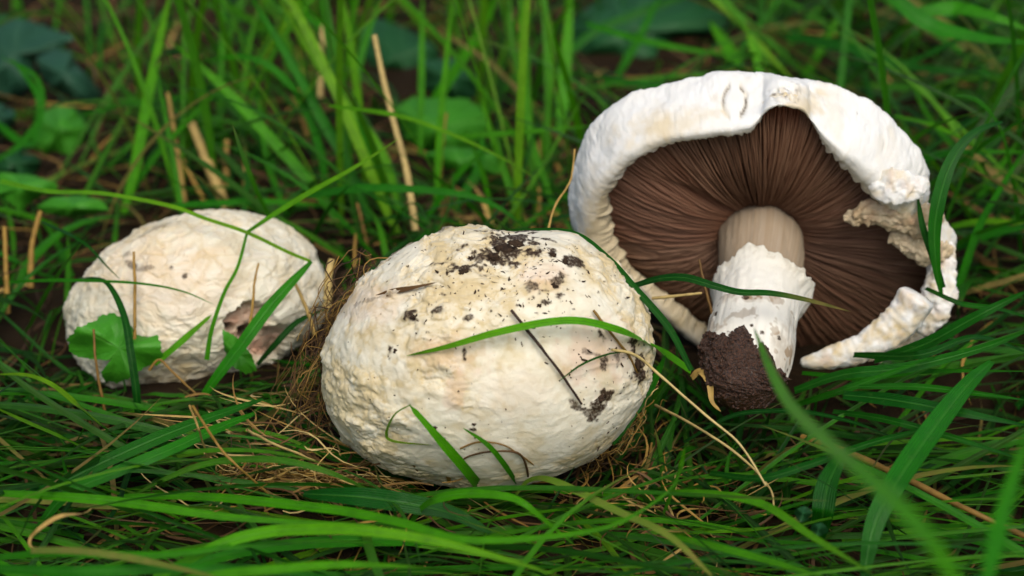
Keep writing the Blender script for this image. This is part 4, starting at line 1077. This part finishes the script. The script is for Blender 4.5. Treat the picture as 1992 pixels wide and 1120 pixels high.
# ------------------------------------------------------------------ broad leaves
LEAFMASK = []
def leaf(label, outline, ctr, dspec, mat, bulge=0.006, lobes=5, stalk=None, name='broad_leaf', group=None, tilt=(0, 0)):
    LEAFMASK.append(((np.array(outline, float) - ctr) * .85 + ctr, dspec + .02))
    q = smooth_poly(outline, 160)
    k = len(outline)
    # one closed turn
    th = np.arctan2(q[:, 1] - ctr[1], q[:, 0] - ctr[0])
    n = 150
    cl = np.vstack([outline, outline[:1]])
    ql = spline(np.vstack([outline[-1:], outline, outline[:2]]), 600)
    # cut to a single revolution by nearest returns
    seg = np.linalg.norm(np.diff(np.vstack([outline, outline[:1]]), axis=0), axis=1)
    cum = np.concatenate([[0], np.cumsum(seg)])
    tt = np.linspace(0, cum[-1], n, endpoint=False)
    ox = np.interp(tt, cum, cl[:, 0]); oy = np.interp(tt, cum, cl[:, 1])
    for _ in range(2):
        ox = (np.roll(ox, 1) + 2 * ox + np.roll(ox, -1)) / 4; oy = (np.roll(oy, 1) + 2 * oy + np.roll(oy, -1)) / 4
    size = np.hypot(ox - ctr[0], oy - ctr[1]).mean()
    cren = 1 + 0.022 * np.sin(tt / cum[-1] * 2 * math.pi * 22) + 0.02 * np.sin(tt / cum[-1] * 2 * math.pi * 51 + 1)
    ox = ctr[0] + (ox - ctr[0]) * cren; oy = ctr[1] + (oy - ctr[1]) * cren
    m = 22
    f = np.linspace(0.0, 1, m)
    X = ctr[0] + np.outer(ox - ctr[0], f); Y = ctr[1] + np.outer(oy - ctr[1], f)
    ang = np.arctan2(oy - ctr[1], ox - ctr[0])
    vein = np.maximum(0, np.cos(ang * lobes + 0.7)) ** 30
    Ff = np.broadcast_to(f, X.shape)
    mpp = dspec / FPX
    D = dspec + bulge * (Ff ** 2) - 0.004 * np.cos(ang * lobes + 0.7)[:, None] * Ff ** 1.5 + 0.004 * vnoise(np.stack([X / 40, Y / 40, 0 * X], -1), 3) \
        + tilt[0] * (X - ctr[0]) * mpp + tilt[1] * (Y - ctr[1]) * mpp
    V = P(X, Y, D).reshape(-1, 3)
    UV = np.stack([np.repeat(tt / cum[-1], m), np.tile(f, n)], -1)
    o = mesh_obj(name, V, grid_faces(n, m, True), mat, None, dict(vein=(vein[:, None] * (1 - .6 * Ff)).ravel()), UV)
    tag(o, label, 'leaf', group)
    if stalk:
        Vt, Ft, nn = tube_px([ctr] + stalk, ('d', dspec + .012, max(dspec + .02, float(gd(stalk[-1][1] + 10)))), 5)
        mesh_obj('leaf_stalk', Vt, Ft, mat, o, dict(vein=np.full(len(Vt), .4)), np.zeros((len(Vt), 2)))
    return o

leaf('bright green lobed leaf in front of the holed mushroom cap', [(130, 662), (148, 638), (180, 626), (200, 612), (216, 608), (246, 620), (260, 642), (272, 654), (290, 655), (309, 650), (312, 672), (318, 692), (300, 706), (272, 720), (252, 735), (230, 745), (205, 741), (194, 725), (212, 712), (226, 700), (200, 700), (165, 697), (140, 690)],
     (232, 678), .838, M_LEAF, .004, 5, [(240, 735), (250, 790)])
leaf('small green leaf below the hole in the cap', [(432, 640), (460, 655), (490, 690), (500, 720), (480, 728), (450, 712), (436, 680)], (464, 690), .846, M_LEAF, .003, 3, [(470, 740)])
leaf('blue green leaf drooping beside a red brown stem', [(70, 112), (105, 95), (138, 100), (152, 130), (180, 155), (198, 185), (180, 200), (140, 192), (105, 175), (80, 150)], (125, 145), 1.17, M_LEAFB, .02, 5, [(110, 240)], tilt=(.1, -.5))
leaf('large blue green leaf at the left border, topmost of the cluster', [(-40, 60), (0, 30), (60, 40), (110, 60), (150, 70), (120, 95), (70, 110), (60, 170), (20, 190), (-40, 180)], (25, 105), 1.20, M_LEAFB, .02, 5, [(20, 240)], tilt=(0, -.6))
leaf('mid green leaf under the drooping blue green one', [(70, 225), (110, 205), (150, 210), (168, 245), (160, 285), (125, 305), (85, 300), (62, 265)], (115, 255), 1.11, M_LEAF, .015, 5, [(120, 330)], tilt=(0, -.5))
leaf('small blue green leaf low at the left border', [(-30, 210), (0, 200), (28, 215), (30, 240), (0, 260), (-30, 255)], (0, 230), 1.12, M_LEAFB, .01, 5, [(0, 280)])
leaf('bright leaf at the left border over the bright culm', [(-30, 350), (0, 335), (60, 340), (110, 355), (112, 372), (70, 385), (40, 412), (0, 380), (-30, 385)], (40, 365), 1.02, M_LEAF, .01, 3, [(50, 440)], tilt=(0, -.4))
leaf('yellow green leaf below the bright culm at the left', [(70, 402), (100, 384), (150, 380), (195, 388), (214, 408), (180, 418), (130, 420), (90, 416)], (140, 402), 1.0, M_LEAF, .01, 3, [(150, 440)], tilt=(0, -.3))
leaf('bright green lobed leaf behind the two domed caps', [(765, 215), (800, 188), (850, 192), (905, 190), (945, 215), (950, 250), (925, 285), (880, 300), (830, 292), (790, 270)], (855, 245), 1.10, M_LEAF, .02, 5, [(860, 330)], tilt=(.1, -.6))
leaf('bright green leaf low behind the domed cap top', [(820, 300), (870, 285), (930, 290), (990, 310), (970, 340), (900, 335), (850, 325)], (900, 312), 1.06, M_LEAF, .012, 3, [(900, 360)], tilt=(0, -.6))
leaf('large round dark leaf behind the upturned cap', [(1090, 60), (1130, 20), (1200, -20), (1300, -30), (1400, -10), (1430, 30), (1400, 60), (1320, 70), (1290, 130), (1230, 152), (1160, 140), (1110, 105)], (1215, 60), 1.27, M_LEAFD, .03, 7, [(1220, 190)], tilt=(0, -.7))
leaf('dark leaf beside the tall pale straw', [(690, 60), (740, 35), (800, 60), (850, 90), (860, 140), (800, 160), (740, 150), (700, 110)], (775, 100), 1.25, M_LEAFD, .02, 5, [(780, 190)], tilt=(0, -.6))
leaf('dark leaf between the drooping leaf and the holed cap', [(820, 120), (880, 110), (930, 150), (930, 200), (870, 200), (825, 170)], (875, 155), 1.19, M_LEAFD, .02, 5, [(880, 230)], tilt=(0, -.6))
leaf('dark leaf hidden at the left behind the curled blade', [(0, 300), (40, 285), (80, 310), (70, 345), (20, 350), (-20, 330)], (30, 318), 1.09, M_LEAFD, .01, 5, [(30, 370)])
for x, y in ((1562, 1000), (1592, 1030)):
    leaf('small rounded clover leaf in the dark lower right grass', [(x + (17 + 2.5 * math.cos(3 * a_ * .349 + y)) * math.cos(a_ * .349), y + (14 + 2 * math.sin(2 * a_ * .349 + x)) * math.sin(a_ * .349)) for a_ in range(18)], (x, y), float(gd(y, .035)), M_LEAFD, .001, 3, None, name='clover_leaf', group='clover leaves low in the grass')

# ------------------------------------------------------------------ soil crumbs lying on the domed cap
def crumbs():
    rng = np.random.default_rng(21)
    D, F = ico(3)
    spots = [(985, 490, 30, 17), (1000, 478, 18, 11), (960, 502, 17, 11), (901, 530, 12, 9), (918, 504, 9, 7), (1075, 497, 10, 8), (1098, 511, 12, 7), (806, 617, 10, 7), (1166, 772, 13, 9), (1078, 556, 8, 7), (1236, 706, 10, 18), (1050, 594, 7, 5), (769, 682, 5, 6), (922, 825, 6, 5), (847, 829, 5, 5)]
    for k, (x, y, a, b) in enumerate(spots):
        a, b = a * .62, b * .62
        p, n = surf_at('mid', x, y)
        s = BM.mpp
        nz = np.clip(1 + 0.85 * fbm(D * 1.9 + k * 7, 3, 700) + 0.45 * fbm(D * 6 + k * 3, 2, 710), .15, 2.2)
        L = D * nz[:, None]
        V = p + (L[:, :1] * a * s) * BM.r + (L[:, 1:2] * b * s) * BM.u + (L[:, 2:3] * min(a, b) * .42 * s) * n
        o = mesh_obj('soil_crumb', V, F, M_SOIL, smooth=False)
        tag(o, 'black crumb of soil stuck on the domed mushroom cap', 'soil crumb', 'soil crumbs on the domed cap')
    # fine specks and needles: one mass
    VV, FF, nb = [], [], 0
    D0, F0 = ico(1)
    for k in range(400):
        if rng.random() < .62: x, y = rng.normal(1000, 95), rng.normal(540, 55)
        elif rng.random() < .5: x, y = rng.normal(1170, 40), rng.normal(720, 70)
        else: x, y = rng.uniform(660, 1240), rng.uniform(470, 900)
        if not in_poly(np.array([x]), np.array([y]), MID)[0]: continue
        p, n = surf_at('mid', x, y)
        ln = rng.choice([1.5, 2.2, 3.0, 4.5], p=[.5, .28, .15, .07]) * rng.uniform(.6, 1.2); el = rng.uniform(1, 3.2) if ln < 3 else rng.uniform(2, 4)
        an = rng.uniform(0, math.pi)
        d1 = BM.r * math.cos(an) + BM.u * math.sin(an); d2 = np.cross(n, d1)
        s = BM.mpp
        VV.append(p + D0[:, :1] * ln * el * .6 * s * d1 + D0[:, 1:2] * ln * .55 * s * d2 + D0[:, 2:3] * ln * .4 * s * n + rng.normal(0, .00012, (len(D0), 3)))
        FF.append(F0 + nb); nb += len(D0)
    o = mesh_obj('soil_specks', np.vstack(VV), np.vstack(FF), M_SOIL, smooth=False)
    tag(o, 'fine dark soil specks sprinkled over the domed mushroom cap', 'soil specks', kind='stuff')
crumbs()

# ------------------------------------------------------------------ random sward, thatch and fibres
def shrink(poly, k):
    q = np.array(poly, float); c = q.mean(0)
    return c + (q - c) * k
MASKS = LEAFMASK + [(shrink(MID, .985), BM.dc + .075), (shrink(LEFT, .985), BL.dc + .07), (shrink(ROUT, .985), 0.93),
         (np.array([(1375, 400), (1580, 400), (1575, 700), (1530, 780), (1400, 780), (1365, 660)]), 0.9)]

def field(n, xr, yr, Lr, Wr, elev, bend, az=None, hue=(.3, .8), clump=0.0, S=9, z0=(0, 0), dryp=0.05, seed=1, curl=1.0, tol=1.0):
    rng = np.random.default_rng(seed)
    x = rng.uniform(*xr, n); y = rng.uniform(*yr, n)
    if clump:
        dn = fbm(np.stack([x * 16, y * 16, 0 * x + seed], -1), 3, 77)
        k = rng.uniform(-.8, .8, n) < dn * clump + (1 - clump) * .4
        x, y = x[k], y[k]; n = len(x)
    L = rng.uniform(*Lr, n) * rng.uniform(.6, 1, n); W = rng.uniform(*Wr, n)
    e0 = np.radians(rng.uniform(*elev, n)); bd = rng.uniform(*bend, n)
    if az is None: A = rng.uniform(0, 2 * math.pi, n)
    else: A = np.radians(rng.normal(az[0], az[1], n)) + math.pi * rng.integers(0, 2, n)
    s = np.linspace(0, 1, S + 1)
    el = e0[:, None] - bd[:, None] * s[None] ** 1.2
    azs = A[:, None] + curl * rng.normal(0, .35, n)[:, None] * s[None] + curl * rng.normal(0, .2, n)[:, None] * np.sin(s * 4)[None]
    step = L[:, None] / S
    dx = np.cos(el) * np.cos(azs) * step; dy = np.cos(el) * np.sin(azs) * step; dz = np.sin(el) * step
    X = x[:, None] + np.cumsum(dx, 1) - dx; Y = y[:, None] + np.cumsum(dy, 1) - dy
    zb = ground_h(x, y) + rng.uniform(*z0, n)
    Z = zb[:, None] + np.cumsum(dz, 1) - dz
    gz = ground_h(X.ravel(), Y.ravel()).reshape(X.shape) + 0.001 + 0.004 * rng.random((n, 1))
    Z = np.maximum(Z, gz)
    C = np.stack([X, Y, Z], -1)
    px, py, d = proj(C.reshape(-1, 3)); px = px.reshape(X.shape); py = py.reshape(X.shape); d = d.reshape(X.shape)
    bad = np.zeros(n, bool)
    for poly, dm in MASKS:
        bad |= (in_poly(px, py, shrink(poly, tol) if tol != 1 else poly) & (d < dm)).any(1)
    bad |= ((d < 0.60) & (py > -200) & (py < 1400) & (px > -200) & (px < 2200)).any(1)
    k = ~bad
    C = C[k]; n = len(C); W = W[k]; A = azs[k]; el = el[k]
    T = np.gradient(C, axis=1); T /= np.linalg.norm(T, axis=2)[..., None] + 1e-9
    Sd = np.stack([-np.sin(A), np.cos(A), 0 * A], -1)
    Nn = np.cross(Sd, T)
    rl = rng.normal(0, .55, n)[:, None, None] + rng.normal(0, .5, n)[:, None, None] * s[None, :, None]
    Sd = Sd * np.cos(rl) + Nn * np.sin(rl); Nn = np.cross(Sd, T)
    wd = 0.5 * W[:, None] * (np.minimum(1, .6 + 1.5 * s) * np.clip(1 - s ** 3, .02, 1) ** .8)[None]
    V = np.stack([C - Sd * wd[..., None], C - Nn * (wd * .3)[..., None], C + Sd * wd[..., None]], 2)   # n,S+1,3,3
    UV = np.zeros((n, S + 1, 3, 2)); UV[..., 0] = np.array([0, .5, 1]); UV[..., 1] = s[None, :, None]
    hu = np.broadcast_to(rng.uniform(*hue, n)[:, None, None], (n, S + 1, 3))
    dr = np.where(rng.random(n) < dryp, rng.uniform(.4, 1, n), rng.uniform(0, .08, n))[:, None, None] * np.ones((1, S + 1, 3)) + (rng.random(n) < .3)[:, None, None] * .5 * ss(.75, 1, s)[None, :, None]
    F1 = grid_faces(S + 1, 3)
    F = (F1[None] + (np.arange(n) * (S + 1) * 3)[:, None, None]).reshape(-1, 4)
    return V.reshape(-1, 3), F, UV.reshape(-1, 2), hu.ravel(), np.clip(dr.ravel(), 0, 1)

def join_fields(name, fs, mat, label, cat):
    Vs, Fs, Us, Hs, Ds = [], [], [], [], []
    nb = 0
    for V, F, U, h, d in fs:
        Vs.append(V); Fs.append(F + nb); Us.append(U); Hs.append(h); Ds.append(d); nb += len(V)
    o = mesh_obj(name, np.vstack(Vs), np.vstack(Fs), mat, None, dict(hue=np.concatenate(Hs), dry=np.concatenate(Ds)), np.vstack(Us))
    return tag(o, label, cat, kind='stuff')

join_fields('foreground_grass', [
    field(230, (-.45, .45), (-.20, -.02), (.10, .28), (.0026, .0052), (2, 18), (.0, .5), (0, 18), (.3, .8), S=12, z0=(0, .012), seed=101),
    field(260, (-.45, -.02), (-.10, .10), (.08, .22), (.0022, .0050), (4, 34), (.1, .8), (10, 35), (.05, .6), S=12, z0=(0, .01), seed=102),
    field(330, (.10, .52), (-.12, .18), (.10, .26), (.0024, .0056), (4, 30), (.0, .7), (8, 25), (.0, .5), S=12, z0=(0, .015), seed=103),
    field(560, (-.46, .50), (-.20, .03), (.07, .22), (.0012, .0028), (4, 30), (.1, .8), (0, 28), (.4, .9), S=12, z0=(0, .012), seed=108),
    field(800, (-.48, .52), (-.20, .12), (.04, .14), (.0014, .0036), (4, 45), (.1, .9), None, (.0, .3), S=8, seed=105),  # understory tinted dark: shade between the blades put into their colour
    field(220, (.035, .115), (-.045, .06), (.03, .07), (.0016, .0034), (30, 80), (.2, .9), None, (.0, .45), S=8, seed=106),
    field(420, (-.26, -.05), (-.01, .075), (.02, .055), (.0012, .0034), (0, 22), (.0, .5), (5, 40), (.0, .55), S=8, dryp=.25, seed=107, tol=.94),
    field(600, (-.45, .45), (-.20, .10), (.02, .05), (.0007, .0018), (10, 80), (.2, 1.2), None, (.05, .6), S=6, seed=104, tol=.93)],
    M_GRASS, 'tangled green grass lying low around the front of the mushrooms', 'grass')
join_fields('background_grass', [
    field(260, (-.6, .6), (.10, .9), (.16, .34), (.0032, .0062), (55, 87), (.3, 1.2), None, (.4, .9), clump=.8, S=14, seed=111),
    field(620, (-.6, .6), (.06, 1.0), (.10, .24), (.0028, .0056), (15, 55), (.2, 1.0), None, (.0, .55), clump=.8, S=12, seed=112),
    field(620, (.10, .62), (.08, .8), (.12, .28), (.003, .0064), (10, 50), (.1, .8), (15, 35), (.0, .6), S=12, seed=113),
    field(620, (-.6, .6), (.12, 1.0), (.12, .30), (.0016, .0038), (45, 85), (.2, 1.2), None, (.4, .9), clump=.5, S=13, seed=117),
    field(260, (-.5, .6), (.10, .8), (.12, .28), (.002, .0042), (12, 45), (.1, .8), None, (.3, .8), S=12, seed=118),
    field(110, (-.16, .07), (.20, .55), (.16, .32), (.003, .0055), (58, 87), (.2, .9), None, (.55, .9), S=14, seed=116),
    field(700, (-.5, .1), (.10, .40), (.05, .16), (.0016, .0038), (10, 60), (.2, 1.0), None, (.1, .65), S=9, seed=115),
    field(400, (-.7, .7), (.05, 1.2), (.03, .08), (.0015, .0035), (15, 80), (.2, 1.2), None, (.0, .5), clump=.5, S=7, seed=114)],
    M_GRASS, 'green grass tufts growing behind the mushrooms', 'grass')
join_fields('surrounding_grass', [
    field(2600, (-2.4, 2.4), (1.0, 3.2), (.08, .25), (.003, .006), (30, 85), (.2, 1.2), None, (.2, .8), S=6, seed=121),
    field(1400, (-2.4, -.6), (-.6, 1.0), (.08, .22), (.003, .006), (30, 85), (.2, 1.2), None, (.2, .8), S=6, seed=122),
    field(1400, (.6, 2.4), (-.6, 1.0), (.08, .22), (.003, .006), (30, 85), (.2, 1.2), None, (.2, .8), S=6, seed=123)],
    M_GRASS, 'meadow grass farther out around the mushroom patch', 'grass')

def thatch(name, parts, label):
    Vs, Fs, Us, Hs = [], [], [], []; nb = 0
    for V, F, U, h, d in parts:
        Vs.append(V); Fs.append(F + nb); Us.append(U); Hs.append(h); nb += len(V)
    o = mesh_obj(name, np.vstack(Vs), np.vstack(Fs), M_STRAW, None, dict(hue=np.concatenate(Hs)), np.vstack(Us))
    return tag(o, label, 'straw litter', kind='stuff')
thatch('straw_litter', [
    field(9000, (-.6, .6), (-.2, 1.15), (.012, .06), (.0006, .0020), (-5, 18), (-.2, .3), None, (.0, .52), S=6, z0=(0, .008), seed=131, curl=2.2),
    field(1800, (-.7, .7), (.10, 1.2), (.03, .12), (.001, .0035), (-5, 22), (-.2, .4), None, (.0, .75), S=6, z0=(0, .02), seed=132, curl=1.6),
    field(240, (-.12, -.02), (-.075, -.005), (.015, .06), (.0004, .0012), (-5, 30), (-.2, .7), (0, 45), (.15, .9), S=8, z0=(.004, .022), seed=133, curl=3, tol=.90),
    field(190, (.02, .09), (-.08, .0), (.012, .05), (.0004, .0014), (-5, 35), (-.2, .7), (20, 50), (.1, .85), S=8, z0=(.002, .014), seed=134, curl=3, tol=.90)],
    'brown straw litter and dead stems covering the soil')

def fibres(name, label, cat, n, path, spread, dspec, wr, hue, seed, lenr=(.18, .5), curl=1.0):
    rng = np.random.default_rng(seed)
    sp = spline(np.array(path, float), 200)
    Vs, Fs, Hs = [], [], []; nb = 0
    for k in range(n):
        l = rng.uniform(*lenr); t0 = rng.uniform(-.05, 1.05 - l)
        t = np.clip(np.linspace(t0, t0 + l, 18), 0, 1) * 199
        x = np.interp(t, np.arange(200), sp[:, 0]) + rng.normal(0, spread); y = np.interp(t, np.arange(200), sp[:, 1]) + rng.normal(0, spread)
        ph = rng.uniform(0, 100)
        x = x + curl * 18 * vnoise(np.stack([np.arange(18) * .22 + ph, 0 * t, 0 * t], -1), 3); y = y + curl * 18 * vnoise(np.stack([np.arange(18) * .22 + ph, 0 * t + 5, 0 * t], -1), 4)
        d = np.full(18, rng.uniform(*dspec)) + 0.006 * vnoise(np.stack([np.arange(18) * .2 + ph, 0 * t + 9, 0 * t], -1), 6)
        C = P(x, y, d); C[:, 2] = np.maximum(C[:, 2], .001)
        T = np.gradient(C, axis=0); T /= np.linalg.norm(T, axis=1)[:, None] + 1e-9
        S = np.cross(T, CAM - C); S /= np.linalg.norm(S, axis=1)[:, None] + 1e-9; B = np.cross(S, T)
        r = rng.uniform(*wr) * np.linspace(1, .5, 18)
        V = np.stack([C + S * r[:, None], C + B * r[:, None] - S * .3 * r[:, None], C - B * r[:, None] - S * .3 * r[:, None]], 0)
        Vs.append(V.reshape(-1, 3)); Fs.append(grid_faces(3, 18, True) + nb); Hs.append(np.full(54, rng.uniform(*hue))); nb += 54
    o = mesh_obj(name, np.vstack(Vs), np.vstack(Fs), M_STRAW, None, dict(hue=np.concatenate(Hs)))
    return tag(o, label, cat, kind='stuff')
fibres('root_fibres', 'tangle of brown root fibres along the left edge of the domed cap', 'fibres', 85, [(740, 490), (690, 540), (645, 620), (615, 720), (600, 800), (625, 880)], 17, (.775, .815), (.00015, .00045), (.0, .6), 41, curl=2.2)
fibres('root_fibres', 'thin dry fibres under the right edge of the domed cap', 'fibres', 50, [(1270, 730), (1235, 800), (1190, 860), (1130, 915)], 14, (.775, .80), (.00015, .0004), (.3, .9), 42)
fibres('straw_heap', 'heap of fine tan straw left of the foot of the domed cap', 'straw heap', 170, [(400, 930), (500, 925), (600, 935), (700, 945), (790, 955)], 14, (.765, .79), (.0002, .0006), (.3, .95), 43)
